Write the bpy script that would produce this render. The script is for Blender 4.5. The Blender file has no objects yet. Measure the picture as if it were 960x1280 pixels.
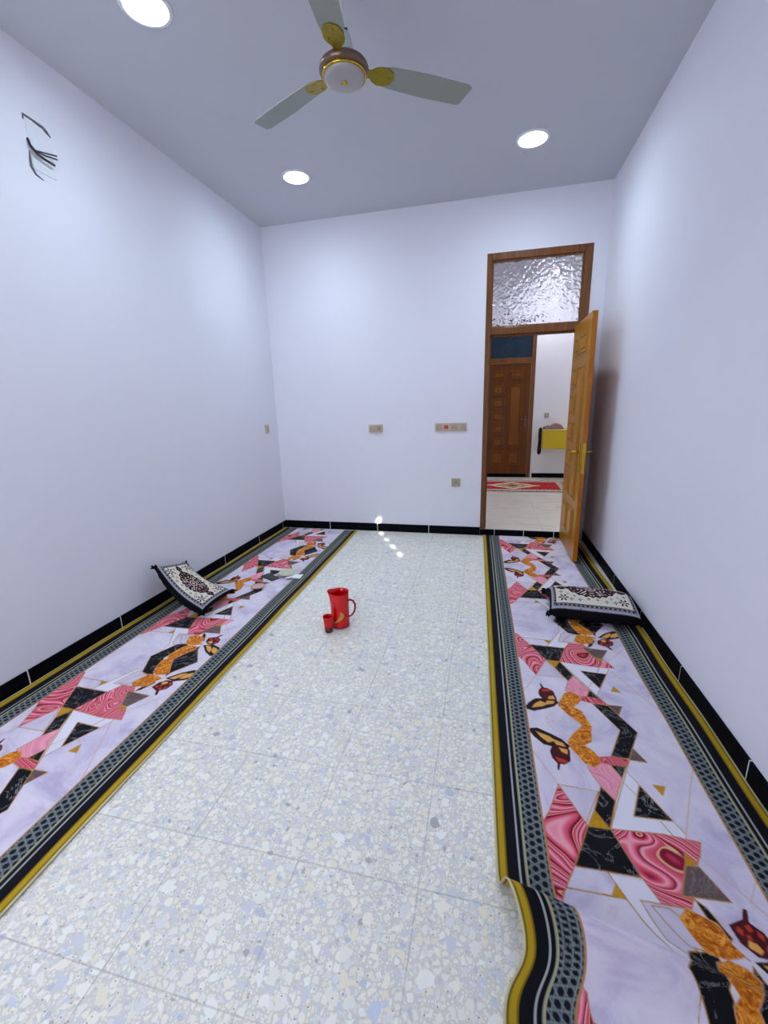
import bpy, bmesh, math, random
import numpy as np
from mathutils import Vector, Matrix

rng = random.Random(7)
sc = bpy.context.scene
COL = sc.collection
PI = math.pi

# ---------------------------------------------------------------- room numbers
XL, XR, YB, YF, H = -2.336, 0.987, 4.553, -1.1, 3.206
CAM_Z = 1.4
HZ = 0.065            # hall floor level
HY = 7.99             # hall far wall
OX0, OX1, OZ1 = -0.050, 0.866, 2.737   # door opening

# ---------------------------------------------------------------- helpers
def lin(c):
    return tuple(((v / 12.92) if v <= 0.04045 else ((v + 0.055) / 1.055) ** 2.4) for v in c)
def rgb(r, g, b):
    return lin((r / 255, g / 255, b / 255)) + (1.0,)

class NT:
    def __init__(self, name):
        self.m = bpy.data.materials.new(name)
        self.m.use_nodes = True
        self.t = self.m.node_tree
        self.t.nodes.clear()
        self.out = self.n('ShaderNodeOutputMaterial')
        self.b = self.n('ShaderNodeBsdfPrincipled')
        self.l(self.b.outputs[0], self.out.inputs[0])
    def n(self, typ, **kw):
        nd = self.t.nodes.new(typ)
        for k, v in kw.items():
            setattr(nd, k, v)
        return nd
    def l(self, a, b):
        self.t.links.new(a, b)
    def set(self, **kw):
        for k, v in kw.items():
            self.b.inputs[k.replace('_', ' ')].default_value = v
    def coord(self, which='Object'):
        return self.n('ShaderNodeTexCoord').outputs[which]
    def mapping(self, src, scale=(1, 1, 1), loc=(0, 0, 0), rot=(0, 0, 0)):
        mp = self.n('ShaderNodeMapping')
        mp.inputs['Scale'].default_value = scale
        mp.inputs['Location'].default_value = loc
        mp.inputs['Rotation'].default_value = rot
        self.l(src, mp.inputs[0])
        return mp.outputs[0]
    def noise(self, src, scale, detail=3, rough=0.5, dist=0.0):
        nd = self.n('ShaderNodeTexNoise')
        nd.inputs['Scale'].default_value = scale
        nd.inputs['Detail'].default_value = detail
        nd.inputs['Roughness'].default_value = rough
        nd.inputs['Distortion'].default_value = dist
        self.l(src, nd.inputs['Vector'])
        return nd
    def ramp(self, src, stops, interp='LINEAR'):
        r = self.n('ShaderNodeValToRGB')
        r.color_ramp.interpolation = interp
        e = r.color_ramp.elements
        while len(e) < len(stops):
            e.new(0.5)
        for k, (p, c) in enumerate(stops):
            e[k].position = p
            e[k].color = c
        self.l(src, r.inputs[0])
        return r.outputs[0]
    def mix(self, fac, a, b, blend='MIX'):
        m = self.n('ShaderNodeMix', data_type='RGBA', blend_type=blend)
        for sock, v in ((m.inputs[0], fac), (m.inputs[6], a), (m.inputs[7], b)):
            if isinstance(v, (int, float, tuple)):
                sock.default_value = v
            else:
                self.l(v, sock)
        return m.outputs[2]
    def math(self, op, a, b=0.0, c=0.0):
        m = self.n('ShaderNodeMath', operation=op)
        for k, v in enumerate((a, b, c)):
            if isinstance(v, (int, float)):
                m.inputs[k].default_value = v
            else:
                self.l(v, m.inputs[k])
        return m.outputs[0]
    def bump(self, src, strength, dist=0.01):
        bp = self.n('ShaderNodeBump')
        bp.inputs['Strength'].default_value = strength
        bp.inputs['Distance'].default_value = dist
        self.l(src, bp.inputs['Height'])
        self.l(bp.outputs[0], self.b.inputs['Normal'])
    def col(self, src):
        self.l(src, self.b.inputs['Base Color'])

def plain(name, c, rough=0.5, metal=0.0, var=0.06, scale=30, **kw):
    """simple procedural material: base colour with a faint noise variation"""
    t = NT(name)
    nz = t.noise(t.coord(), scale, 2)
    dark = tuple(v * (1 - var) for v in c[:3]) + (1,)
    t.col(t.mix(nz.outputs['Fac'], dark, c))
    t.set(Roughness=rough, Metallic=metal)
    for k, v in kw.items():
        t.b.inputs[k.replace('_', ' ')].default_value = v
    return t.m

M = {}
def build_materials():
    # painted plaster
    def paint(name, c, rough=0.75):
        t = NT(name)
        co = t.coord()
        n1 = t.noise(co, 1.3, 4, 0.6)
        n2 = t.noise(co, 90, 2)
        d = tuple(v * 0.965 for v in c[:3]) + (1,)
        t.col(t.mix(n1.outputs['Fac'], d, c))
        t.set(Roughness=rough)
        t.bump(n2.outputs['Fac'], 0.05, 0.004)
        return t.m
    M['wall'] = paint('wall_paint', rgb(230, 231, 240))
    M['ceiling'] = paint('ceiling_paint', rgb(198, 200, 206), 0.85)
    M['hall_wall'] = paint('hall_wall_paint', rgb(232, 232, 236))
    # terrazzo
    t = NT('terrazzo')
    co = t.coord()
    warp = t.noise(co, 26, 2)
    vadd = t.n('ShaderNodeVectorMath', operation='MULTIPLY_ADD')
    t.l(warp.outputs['Color'], vadd.inputs[0]); vadd.inputs[1].default_value = (0.012,) * 3; t.l(co, vadd.inputs[2])
    wc = vadd.outputs[0]
    def chips(scale, lo, hi, pal, soft=0.05):
        v1 = t.n('ShaderNodeTexVoronoi', voronoi_dimensions='2D', feature='F1'); v1.inputs['Scale'].default_value = scale
        v2 = t.n('ShaderNodeTexVoronoi', voronoi_dimensions='2D', feature='DISTANCE_TO_EDGE'); v2.inputs['Scale'].default_value = scale
        t.l(wc, v1.inputs['Vector']); t.l(wc, v2.inputs['Vector'])
        sep = t.n('ShaderNodeSeparateColor'); t.l(v1.outputs['Color'], sep.inputs[0])
        thr = t.math('MULTIPLY_ADD', sep.outputs[1], hi - lo, lo)
        mr = t.n('ShaderNodeMapRange', interpolation_type='SMOOTHSTEP')
        t.l(t.math('SUBTRACT', v2.outputs['Distance'], thr), mr.inputs[0])
        mr.inputs[1].default_value = -0.01; mr.inputs[2].default_value = soft
        # rounded corners: nothing beyond a radius that differs per stone
        rad = t.math('MULTIPLY_ADD', sep.outputs[2], 0.25, 0.36)
        mr2 = t.n('ShaderNodeMapRange', interpolation_type='SMOOTHSTEP')
        t.l(t.math('SUBTRACT', rad, v1.outputs['Distance']), mr2.inputs[0])
        mr2.inputs[1].default_value = 0.0; mr2.inputs[2].default_value = 0.06
        return t.math('MULTIPLY', mr.outputs[0], mr2.outputs[0]), t.ramp(sep.outputs[0], pal, 'CONSTANT')
    pal = [(0.0, rgb(236, 234, 220)), (0.22, rgb(230, 230, 220)), (0.44, rgb(236, 238, 230)), (0.62, rgb(220, 222, 220)),
           (0.74, rgb(230, 226, 204)), (0.83, rgb(204, 208, 212)), (0.91, rgb(188, 194, 204)), (0.965, rgb(196, 206, 220)), (0.988, rgb(164, 164, 164))]
    mk0, c0 = chips(24, 0.08, 0.60, pal)
    mk1, c1 = chips(47, 0.0, 0.30, pal, 0.07)
    mk2, c2 = chips(105, 0.0, 0.25, pal, 0.12)
    big = t.noise(co, 2.2, 3)
    matrix = t.mix(big.outputs['Fac'], rgb(194, 194, 186), rgb(212, 210, 198))
    fines = t.noise(co, 210, 2)
    matrix = t.mix(t.math('MULTIPLY', fines.outputs['Fac'], 0.5), matrix, rgb(222, 222, 212))
    sv = t.n('ShaderNodeTexVoronoi', voronoi_dimensions='2D', feature='F1'); sv.inputs['Scale'].default_value = 40
    t.l(co, sv.inputs['Vector'])
    ss = t.n('ShaderNodeSeparateColor'); t.l(sv.outputs['Color'], ss.inputs[0])
    sp = t.math('MULTIPLY', t.math('LESS_THAN', sv.outputs['Distance'], 0.075), t.math('GREATER_THAN', ss.outputs[0], 0.78))
    c = t.mix(t.math('MULTIPLY', mk2, 0.8), matrix, c2)
    c = t.mix(t.math('MULTIPLY', mk1, 0.9), c, c1)
    c = t.mix(t.math('MULTIPLY', mk0, 0.95), c, c0)
    c = t.mix(t.math('MULTIPLY', sp, 0.7), c, rgb(84, 72, 64))
    # tile joints
    sx = t.n('ShaderNodeSeparateXYZ'); t.l(co, sx.inputs[0])
    def joint(sock, off, pitch):
        f = t.math('FRACT', t.math('MULTIPLY', t.math('ADD', sock, off), 1 / pitch))
        d = t.math('ABSOLUTE', t.math('SUBTRACT', f, 0.5))
        return t.math('GREATER_THAN', d, 0.5 - 0.0022 / pitch)
    jn = t.math('MAXIMUM', joint(sx.outputs[0], 0.16 + 40 * 0.385, 0.385), joint(sx.outputs[1], -0.95 + 40 * 0.365, 0.365))
    jz = t.noise(co, 7, 2)
    jfac = t.math('MULTIPLY', jn, t.math('MULTIPLY', jz.outputs['Fac'], 0.75))
    c = t.mix(jfac, c, rgb(150, 145, 140))
    t.col(c)
    rr = t.math('MULTIPLY_ADD', big.outputs['Fac'], 0.2, 0.26)
    t.l(rr, t.b.inputs['Roughness'])
    t.set(Specular_IOR_Level=0.35)
    M['terrazzo'] = t.m
    # hall marble tiles
    t = NT('hall_marble')
    co = t.coord()
    n1 = t.noise(t.mapping(co, (1, 3, 1)), 3.0, 6, 0.6, 1.2)
    c = t.ramp(n1.outputs['Fac'], [(0.3, rgb(205, 196, 182)), (0.55, rgb(228, 222, 208)), (0.75, rgb(212, 205, 194))])
    br = t.n('ShaderNodeTexBrick', offset=0.0)
    br.inputs['Scale'].default_value = 1.0; br.inputs['Mortar Size'].default_value = 0.003
    br.inputs['Brick Width'].default_value = 0.6; br.inputs['Row Height'].default_value = 0.6
    t.l(co, br.inputs['Vector'])
    c = t.mix(t.math('MULTIPLY', br.outputs['Fac'], 0.4), c, rgb(170, 163, 152))
    t.col(c); t.set(Roughness=0.3)
    M['hall_marble'] = t.m
    # black granite
    t = NT('black_granite_tile')
    nz = t.noise(t.coord(), 180, 2)
    t.col(t.ramp(nz.outputs['Fac'], [(0.5, rgb(7, 8, 14)), (0.72, rgb(16, 18, 28))]))
    t.set(Roughness=0.6, Specular_IOR_Level=0.05)
    M['granite'] = t.m
    M['grout'] = plain('white_grout', rgb(222, 220, 214), 0.8)
    # woods
    def wood(name, a, b, rough=0.35, axis='Z', sc_=1.0):
        t = NT(name)
        co = t.coord()
        s = {'Z': (22, 22, 1.6), 'X': (1.6, 22, 22), 'Y': (22, 1.6, 22)}[axis]
        n1 = t.noise(t.mapping(co, s), 1.6 * sc_, 5, 0.6, 0.8)
        n2 = t.noise(t.mapping(co, tuple(v * 4 for v in s)), 2.2 * sc_, 2)
        c = t.ramp(n1.outputs['Fac'], [(0.3, a), (0.7, b)])
        c = t.mix(t.math('MULTIPLY', n2.outputs['Fac'], 0.25), c, a)
        t.col(c); t.set(Roughness=rough); t.b.inputs['Coat Weight'].default_value = 0.15; t.set(Specular_IOR_Level=0.3)
        return t.m
    M['wood_leaf'] = wood('golden_wood', rgb(150, 94, 4), rgb(188, 132, 12))
    M['wood_edge'] = wood('golden_wood_edge', rgb(150, 82, 4), rgb(186, 112, 12))
    M['wood_frame'] = wood('brown_frame_wood', rgb(92, 54, 24), rgb(130, 82, 40))
    M['wood_dark'] = wood('brown_door_wood', rgb(84, 42, 4), rgb(112, 62, 8))
    M['wood_dark_panel'] = wood('brown_panel_wood', rgb(104, 56, 6), rgb(136, 80, 16))
    # glass with a hammered surface
    t = NT('hammered_glass')
    co = t.coord()
    v = t.n('ShaderNodeTexVoronoi', feature='SMOOTH_F1'); v.inputs['Scale'].default_value = 34
    v.inputs['Smoothness'].default_value = 0.5
    wn = t.noise(co, 9, 2)
    va = t.n('ShaderNodeVectorMath', operation='MULTIPLY_ADD'); t.l(wn.outputs['Color'], va.inputs[0])
    va.inputs[1].default_value = (0.05,) * 3; t.l(co, va.inputs[2]); t.l(va.outputs[0], v.inputs['Vector'])
    t.set(Base_Color=(0.93, 0.95, 1, 1), Roughness=0.16, IOR=1.4)
    t.b.inputs['Transmission Weight'].default_value = 1.0
    t.bump(v.outputs['Distance'], 0.6, 0.02)
    M['hammered'] = t.m
    t = NT('dark_teal_glass')
    co = t.coord()
    v = t.n('ShaderNodeTexVoronoi', feature='F1'); v.inputs['Scale'].default_value = 40; t.l(co, v.inputs['Vector'])
    t.set(Base_Color=rgb(22, 46, 60), Roughness=0.12)
    t.bump(v.outputs['Distance'], 0.35, 0.01)
    M['teal_glass'] = t.m
    # lamps
    t = NT('led_diffuser')
    # lens optics: the beam is strongest straight below the lamp
    gm = t.n('ShaderNodeNewGeometry')
    dt = t.n('ShaderNodeVectorMath', operation='DOT_PRODUCT')
    t.l(gm.outputs['Normal'], dt.inputs[0]); t.l(gm.outputs['Incoming'], dt.inputs[1])
    fc = t.math('MULTIPLY_ADD', t.math('POWER', t.math('ABSOLUTE', dt.outputs['Value']), 2.5), 0.82 * LAMP, 0.18 * LAMP)
    t.set(Base_Color=(1, 1, 1, 1), Roughness=0.5, Emission_Color=(0.75, 0.87, 1.0, 1))
    t.l(fc, t.b.inputs['Emission Strength'])
    M['led'] = t.m
    t = NT('hall_led_diffuser')
    t.set(Base_Color=(1, 1, 1, 1), Roughness=0.5, Emission_Color=(0.87, 0.88, 1.0, 1), Emission_Strength=115.0)
    M['hall_led'] = t.m
    M['white_plastic'] = plain('white_plastic', rgb(232, 234, 236), 0.4)
    M['fan_white'] = plain('fan_enamel', rgb(206, 214, 206), 0.3)
    M['fan_blade'] = plain('fan_blade_enamel', rgb(142, 148, 138), 0.45)
    M['fan_silver'] = plain('fan_silver', rgb(170, 166, 164), 0.4, 0.2)
    M['fan_bronze'] = plain('fan_bronze', rgb(120, 98, 84), 0.3, 0.75)
    M['gold'] = plain('polished_gold', rgb(206, 172, 52), 0.22, 1.0)
    M['fan_gold'] = plain('bracket_gold', rgb(158, 138, 26), 0.35, 0.7, 0.4, 50)
    M['beige'] = plain('beige_plastic', rgb(190, 176, 156), 0.45)
    M['beige_dark'] = plain('beige_rocker', rgb(176, 158, 132), 0.4)
    M['beige_grey'] = plain('taupe_plastic', rgb(168, 156, 130), 0.45)
    M['red_switch'] = plain('red_rocker', rgb(180, 38, 24), 0.35)
    M['hole'] = plain('socket_hole', rgb(48, 42, 36), 0.6)
    M['cable'] = plain('black_cable', rgb(24, 26, 34), 0.5)
    M['recess'] = plain('recess_plaster', rgb(226, 230, 236), 0.8)
    M['recess_dark'] = plain('cut_plaster', rgb(112, 110, 118), 0.9, 0, 0.4, 80)
    M['red_plastic'] = plain('red_plastic', rgb(206, 2, 10), 0.11, 0, 0.05, Specular_IOR_Level=0.5)
    M['red_in'] = plain('red_plastic_base', rgb(84, 8, 10), 0.25)
    M['jug_handle'] = plain('maroon_plastic', rgb(150, 12, 44), 0.25)
    M['yellow_print'] = plain('yellow_print', rgb(212, 150, 30), 0.35, 0, 0.35, 40)
    M['phone'] = plain('phone_black', rgb(36, 38, 48), 0.3)
    M['phone_glass'] = plain('phone_screen', rgb(24, 26, 34), 0.12)
    M['green_dish'] = plain('pale_green_glaze', rgb(190, 200, 168), 0.35)
    M['pink_dish'] = plain('pinkish_glaze', rgb(206, 166, 156), 0.4)
    M['pink_rim'] = plain('brown_glaze', rgb(96, 54, 48), 0.4)
    M['tissue'] = plain('tissue_paper', rgb(238, 240, 244), 0.9)
    M['yellow_box'] = plain('yellow_laminate', rgb(204, 178, 12), 0.4)
    M['yellow_top'] = plain('pale_yellow_top', rgb(226, 196, 120), 0.4)
    M['black_cloth'] = plain('black_cloth', rgb(22, 20, 24), 0.95, 0, 0.4, 60)
    # folded scarf
    t = NT('striped_scarf')
    w = t.n('ShaderNodeTexWave'); w.inputs['Scale'].default_value = 14; w.inputs['Distortion'].default_value = 6
    w.inputs['Detail'].default_value = 2; t.l(t.coord(), w.inputs['Vector'])
    t.col(t.ramp(w.outputs['Fac'], [(0.42, rgb(88, 48, 46)), (0.55, rgb(226, 214, 206)), (0.8, rgb(120, 88, 84))]))
    t.set(Roughness=0.95); M['scarf'] = t.m
    # black pile
    t = NT('black_pile')
    co = t.coord()
    nz = t.noise(co, 240, 3, 0.7)
    t.col(t.ramp(nz.outputs['Fac'], [(0.35, rgb(6, 6, 9)), (0.7, rgb(26, 26, 34))]))
    t.set(Roughness=0.95, Specular_IOR_Level=0.1); t.bump(nz.outputs['Fac'], 0.7, 0.01)
    M['pile'] = t.m
    # woven face of the cushion (colour lives in the weave attribute)
    t = NT('cushion_weave')
    a = t.n('ShaderNodeAttribute', attribute_name='weave')
    nz = t.noise(t.coord(), 320, 2)
    t.col(t.mix(t.math('MULTIPLY', nz.outputs['Fac'], 0.3), a.outputs['Color'], (0.02, 0.018, 0.02, 1)))
    t.set(Roughness=0.95, Specular_IOR_Level=0.1); t.bump(nz.outputs['Fac'], 0.5, 0.006)
    M['weave'] = t.m
    # rug of the hall
    t = NT('hall_rug_weave')
    a = t.n('ShaderNodeAttribute', attribute_name='weave')
    nz = t.noise(t.coord(), 200, 2)
    t.col(t.mix(t.math('MULTIPLY', nz.outputs['Fac'], 0.2), a.outputs['Color'], (0.05, 0.02, 0.02, 1)))
    t.set(Roughness=0.95); M['hall_rug'] = t.m
    # printed runner
    t = NT('printed_runner')
    a = t.n('ShaderNodeAttribute', attribute_name='weave')
    k = t.n('ShaderNodeAttribute', attribute_name='kind')
    uv = t.n('ShaderNodeAttribute', attribute_name='flat')
    sep = t.n('ShaderNodeSeparateColor'); t.l(k.outputs['Color'], sep.inputs[0])
    co = uv.outputs['Vector']
    # pink agate
    nz = t.noise(co, 2.7, 1.5, 0.45, 0.9)
    f = t.math('MULTIPLY', nz.outputs['Fac'], 20.0)
    f = t.math('FRACT', f)
    rd, dk, pk, pl, cr = rgb(206, 66, 92), rgb(134, 18, 48), rgb(224, 104, 128), rgb(238, 166, 178), rgb(226, 190, 140)
    agate = t.ramp(f, [(0.0, pk), (0.14, pl), (0.24, pk), (0.34, rd), (0.42, dk), (0.50, dk), (0.54, cr), (0.58, rd), (0.72, pk), (0.80, pl), (0.88, dk), (0.94, rd), (1.0, pk)])
    c = t.mix(sep.outputs[0], a.outputs['Color'], agate)
    # black marble veins
    v1 = t.noise(co, 7, 6, 0.65, 1.5)
    vein = t.math('LESS_THAN', t.math('ABSOLUTE', t.math('SUBTRACT', v1.outputs['Fac'], 0.5)), 0.012)
    v2 = t.noise(co, 5, 3)
    c = t.mix(t.math('MULTIPLY', t.math('MULTIPLY', vein, sep.outputs[1]), t.math('MULTIPLY', v2.outputs['Fac'], 0.5)), c, rgb(190, 190, 196))
    # orange filigree
    o1 = t.noise(co, 34, 3, 0.6, 2.0)
    c = t.mix(t.math('MULTIPLY', sep.outputs[2], 0.75), c, t.ramp(o1.outputs['Fac'], [(0.36, rgb(136, 62, 4)), (0.5, rgb(206, 118, 22)), (0.64, rgb(240, 176, 72))]))
    # pale marble clouds
    p1 = t.noise(co, 3.4, 6, 0.62, 1.6)
    cloud = t.ramp(p1.outputs['Fac'], [(0.34, rgb(178, 168, 200)), (0.48, rgb(212, 205, 222)), (0.62, rgb(226, 222, 232)), (0.72, rgb(216, 194, 198))])
    c = t.mix(t.math('MULTIPLY', k.outputs['Alpha'], 0.75), c, cloud)
    fine = t.noise(co, 420, 1)
    t.col(t.mix(t.math('MULTIPLY', fine.outputs['Fac'], 0.10), c, (0.02, 0.02, 0.03, 1)))
    t.set(Roughness=0.7, Specular_IOR_Level=0.12)
    M['runner'] = t.m

LAMP = 178.0
FILL = 27.0  # power of the added fill light
build_materials()

def tag(o, label=None, cat=None, group=None, kind=None):
    if label: o['label'] = label
    if cat: o['category'] = cat
    if group: o['group'] = group
    if kind: o['kind'] = kind
    return o

def empty(name, loc, label, cat, group=None, kind=None, rz=0):
    o = bpy.data.objects.new(name, None)
    o.empty_display_size = 0.05
    o.location = loc
    o.rotation_euler = (0, 0, rz)
    COL.objects.link(o)
    return tag(o, label, cat, group, kind)

def link(name, me, parent=None, loc=None):
    o = bpy.data.objects.new(name, me)
    COL.objects.link(o)
    if parent is not None:
        o.parent = parent
    if loc is not None:
        o.location = loc
    return o

class MB:
    """collects primitives for ONE mesh object"""
    def __init__(self):
        self.bm = bmesh.new()
    def box(self, x0, x1, y0, y1, z0, z1, mi=0, bev=0.0, rot=None, about=None):
        ps = [(x, y, z) for x in (x0, x1) for y in (y0, y1) for z in (z0, z1)]
        if rot is not None:
            c = Vector(about if about is not None else ((x0 + x1) / 2, (y0 + y1) / 2, (z0 + z1) / 2))
            ps = [tuple(rot @ (Vector(p) - c) + c) for p in ps]
        vs = [self.bm.verts.new(p) for p in ps]
        fs = []
        for q in ((0, 1, 3, 2), (4, 6, 7, 5), (0, 4, 5, 1), (2, 3, 7, 6), (0, 2, 6, 4), (1, 5, 7, 3)):
            f = self.bm.faces.new([vs[i] for i in q]); f.material_index = mi; fs.append(f)
        if bev > 0:
            es = list({e for f in fs for e in f.edges})
            r = bmesh.ops.bevel(self.bm, geom=es, offset=bev, segments=2, profile=0.5, affect='EDGES')
            for f in r['faces']: f.material_index = mi
        return self
    def tube(self, pts, rad, n=10, mi=0, cap=True, sy=1.0):
        pts = [Vector(p) for p in pts]
        rads = rad if isinstance(rad, (list, tuple)) else [rad] * len(pts)
        rings = []
        up = None
        for i, p in enumerate(pts):
            d = (pts[min(i + 1, len(pts) - 1)] - pts[max(i - 1, 0)]).normalized()
            if up is None:
                up = Vector((0, 0, 1)) if abs(d.z) < 0.9 else Vector((1, 0, 0))
            a = d.cross(up).normalized(); b = a.cross(d).normalized(); up = b
            rings.append([self.bm.verts.new(p + (a * math.cos(k * 2 * PI / n) + b * sy * math.sin(k * 2 * PI / n)) * rads[i]) for k in range(n)])
        for r0, r1 in zip(rings, rings[1:]):
            for k in range(n):
                f = self.bm.faces.new((r0[k], r0[(k + 1) % n], r1[(k + 1) % n], r1[k])); f.material_index = mi; f.smooth = True
        if cap:
            for r in (rings[0], rings[-1][::-1]):
                f = self.bm.faces.new(r[::-1]); f.material_index = mi
        return self
    def lathe(self, prof, c=(0, 0, 0), n=40, mi=0, fn=None):
        rings = []
        for r, z in prof:
            if r < 1e-6:
                rings.append([self.bm.verts.new((c[0], c[1], c[2] + z))])
            else:
                ring = []
                for k in range(n):
                    a = 2 * PI * k / n
                    p = Vector((r * math.cos(a), r * math.sin(a), z))
                    if fn: p = fn(p, a)
                    ring.append(self.bm.verts.new(p + Vector(c)))
                rings.append(ring)
        for r0, r1 in zip(rings, rings[1:]):
            for k in range(n):
                q = [r0[k % len(r0)], r0[(k + 1) % len(r0)], r1[(k + 1) % len(r1)], r1[k % len(r1)]]
                u = []
                for v in q:
                    if v not in u: u.append(v)
                if len(u) > 2:
                    f = self.bm.faces.new(u); f.material_index = mi; f.smooth = True
        return self
    def prism(self, poly, z0, z1, mi=0, bev=0.0):
        lo = [self.bm.verts.new((x, y, z0)) for x, y in poly]
        hi = [self.bm.verts.new((x, y, z1)) for x, y in poly]
        fs = [self.bm.faces.new(lo[::-1]), self.bm.faces.new(hi)]
        n = len(poly)
        for k in range(n):
            fs.append(self.bm.faces.new((lo[k], lo[(k + 1) % n], hi[(k + 1) % n], hi[k])))
        for f in fs: f.material_index = mi
        if bev:
            es = list({e for f in fs[:2] for e in f.edges})
            bmesh.ops.bevel(self.bm, geom=es, offset=bev, segments=2, profile=0.5, affect='EDGES')
        return self
    def xform(self, mat):
        bmesh.ops.transform(self.bm, matrix=mat, verts=self.bm.verts)
        return self
    def build(self, name, mats, parent=None, world=True):
        """world=True: verts are in world space, the parent sits unrotated at parent.location"""
        bmesh.ops.recalc_face_normals(self.bm, faces=self.bm.faces)
        if parent is not None and world:
            root = parent
            off = Vector(root.location)
            while root.parent is not None:
                root = root.parent; off += Vector(root.location)
            bmesh.ops.translate(self.bm, vec=-off, verts=self.bm.verts)
        me = bpy.data.meshes.new(name)
        self.bm.to_mesh(me); self.bm.free()
        for m in (mats if isinstance(mats, (list, tuple)) else [mats]):
            me.materials.append(m)
        return link(name, me, parent)

def struct(name, mb, mats, label, cat):
    return tag(mb.build(name, mats), label, cat, None, 'structure')

# ================================================================ the setting
T = 0.15
struct('floor', MB().box(XL - T, XR + T, YF - T, YB + 0.02, -0.12, 0.0), M['terrazzo'],
       'pale grey and white terrazzo tile floor of the room', 'floor')
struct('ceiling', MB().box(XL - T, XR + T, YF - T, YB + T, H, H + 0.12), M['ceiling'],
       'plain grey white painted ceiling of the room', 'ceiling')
struct('wall_left', MB().box(XL - T, XL, YF - T, YB + T, -0.12, H), M['wall'],
       'plain white left wall with the cut wire recess', 'wall')
wy0, wy1, wz0, wz1 = -0.25, 0.85, 1.0, 2.5
wr = MB()
wr.box(XR, XR + T, YF - T, wy0, -0.12, H).box(XR, XR + T, wy1, YB + T, -0.12, H)
wr.box(XR, XR + T, wy0, wy1, -0.12, wz0).box(XR, XR + T, wy0, wy1, wz1, H)
struct('wall_right', wr, M['wall'], 'plain white right wall behind the open door', 'wall')
wb = MB()
wb.box(XL, OX0, YB, YB + T, -0.12, H).box(OX1, XR, YB, YB + T, -0.12, H).box(OX0, OX1, YB, YB + T, OZ1, H)
struct('wall_back', wb, M['wall'], 'white far wall holding the switch plates and the doorway', 'wall')
vx0, vx1, vz0, vz1 = -2.2, -0.9, 0.85, 2.6
wf = MB()
wf.box(XL, vx0, YF - T, YF, -0.12, H).box(vx1, XR, YF - T, YF, -0.12, H)
wf.box(vx0, vx1, YF - T, YF, -0.12, vz0).box(vx0, vx1, YF - T, YF, vz1, H)
struct('wall_front', wf, M['wall'], 'white near wall opposite the doorway around the added window', 'wall')
w2 = empty('fill_window', ((vx0 + vx1) / 2, YF - 0.08, vz0), 'added unseen window for the fill light behind the camera', 'window', None, 'structure')  # unseen window, added to carry the fill light
fr = MB()
q0, q1 = YF - 0.11, YF - 0.05
fr.box(vx0, vx0 + 0.06, q0, q1, vz0, vz1).box(vx1 - 0.06, vx1, q0, q1, vz0, vz1)
fr.box(vx0 + .06, vx1 - .06, q0, q1, vz0, vz0 + .06).box(vx0 + .06, vx1 - .06, q0, q1, vz1 - .06, vz1)
fr.box((vx0 + vx1) / 2 - .03, (vx0 + vx1) / 2 + .03, q0, q1, vz0 + .06, vz1 - .06)
fr.build('window_frame', M['wood_frame'], w2)
MB().box(vx0 - .02, vx1 + .02, YF - T - .03, YF - T - .005, vz0 - .02, vz1 + .02).build('sun_block', M['white_plastic'], w2)  # opaque sheet added to keep the sun out of this opening

# shuttered window beside the camera: gaps in its shutter let the sun spots in
win = empty('window_1', (XR + 0.06, (wy0 + wy1) / 2, wz0), 'shuttered window in the right wall near the camera', 'window', None, 'structure')
fr = MB()
fx0, fx1 = XR + 0.03, XR + 0.09
fr.box(fx0, fx1, wy0, wy0 + 0.06, wz0, wz1).box(fx0, fx1, wy1 - 0.06, wy1, wz0, wz1)
fr.box(fx0, fx1, wy0 + 0.06, wy1 - 0.06, wz0, wz0 + 0.06).box(fx0, fx1, wy0 + 0.06, wy1 - 0.06, wz1 - 0.06, wz1)
fr.build('window_frame', M['wood_frame'], win)
holes = [(0.354, 2.159, .050), (0.370, 2.048, .034), (0.360, 1.935, .046), (0.352, 1.821, .040), (0.384, 2.329, .060)]
sh = MB()
sx0, sx1 = XR + 0.055, XR + 0.063
hy0, hy1 = 0.318, 0.410
sh.box(sx0, sx1, wy0 + 0.05, hy0, wz0 + 0.05, wz1 - 0.05).box(sx0, sx1, hy1, wy1 - 0.05, wz0 + 0.05, wz1 - 0.05)
zz = wz0 + 0.05
for (yy, z, hh) in sorted(holes, key=lambda q: q[1]):
    sh.box(sx0, sx1, hy0, hy1, zz, z - hh / 2)
    zz = z + hh / 2
sh.box(sx0, sx1, hy0, hy1, zz, wz1 - 0.05)
sh.build('shutter', M['wood_dark'], win)

# baseboards: black tiles with white joints
def baseboard(name, along, cuts, plane, sign, lo, hi, label, z0=0.0, h=0.0895, th=0.010):
    mb = MB()
    edges = [lo] + [c for c in cuts if lo < c < hi] + [hi]
    g = 0.0035
    for k, (a, b) in enumerate(zip(edges, edges[1:])):
        a2 = a + (g if k > 0 else 0); b2 = b - (g if k < len(edges) - 2 else 0)
        p0, p1 = sorted((plane, plane + sign * th))
        if along == 'x': mb.box(a2, b2, p0, p1, z0, z0 + h, 0, 0.0012)
        else: mb.box(p0, p1, a2, b2, z0, z0 + h, 0, 0.0012)
    p0, p1 = sorted((plane, plane + sign * (th - 0.0015)))
    for c in edges[1:-1]:
        if along == 'x': mb.box(c - g, c + g, p0, p1, z0, z0 + h - 0.001, 1)
        else: mb.box(p0, p1, c - g, c + g, z0, z0 + h - 0.001, 1)
    return struct(name, mb, [M['granite'], M['grout']], label, 'baseboard')
baseboard('baseboard_back', 'x', [-1.766, -1.192, -0.604], YB, -1, XL + 0.01, OX0 - 0.001, 'black tile baseboard along the far wall')
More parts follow.
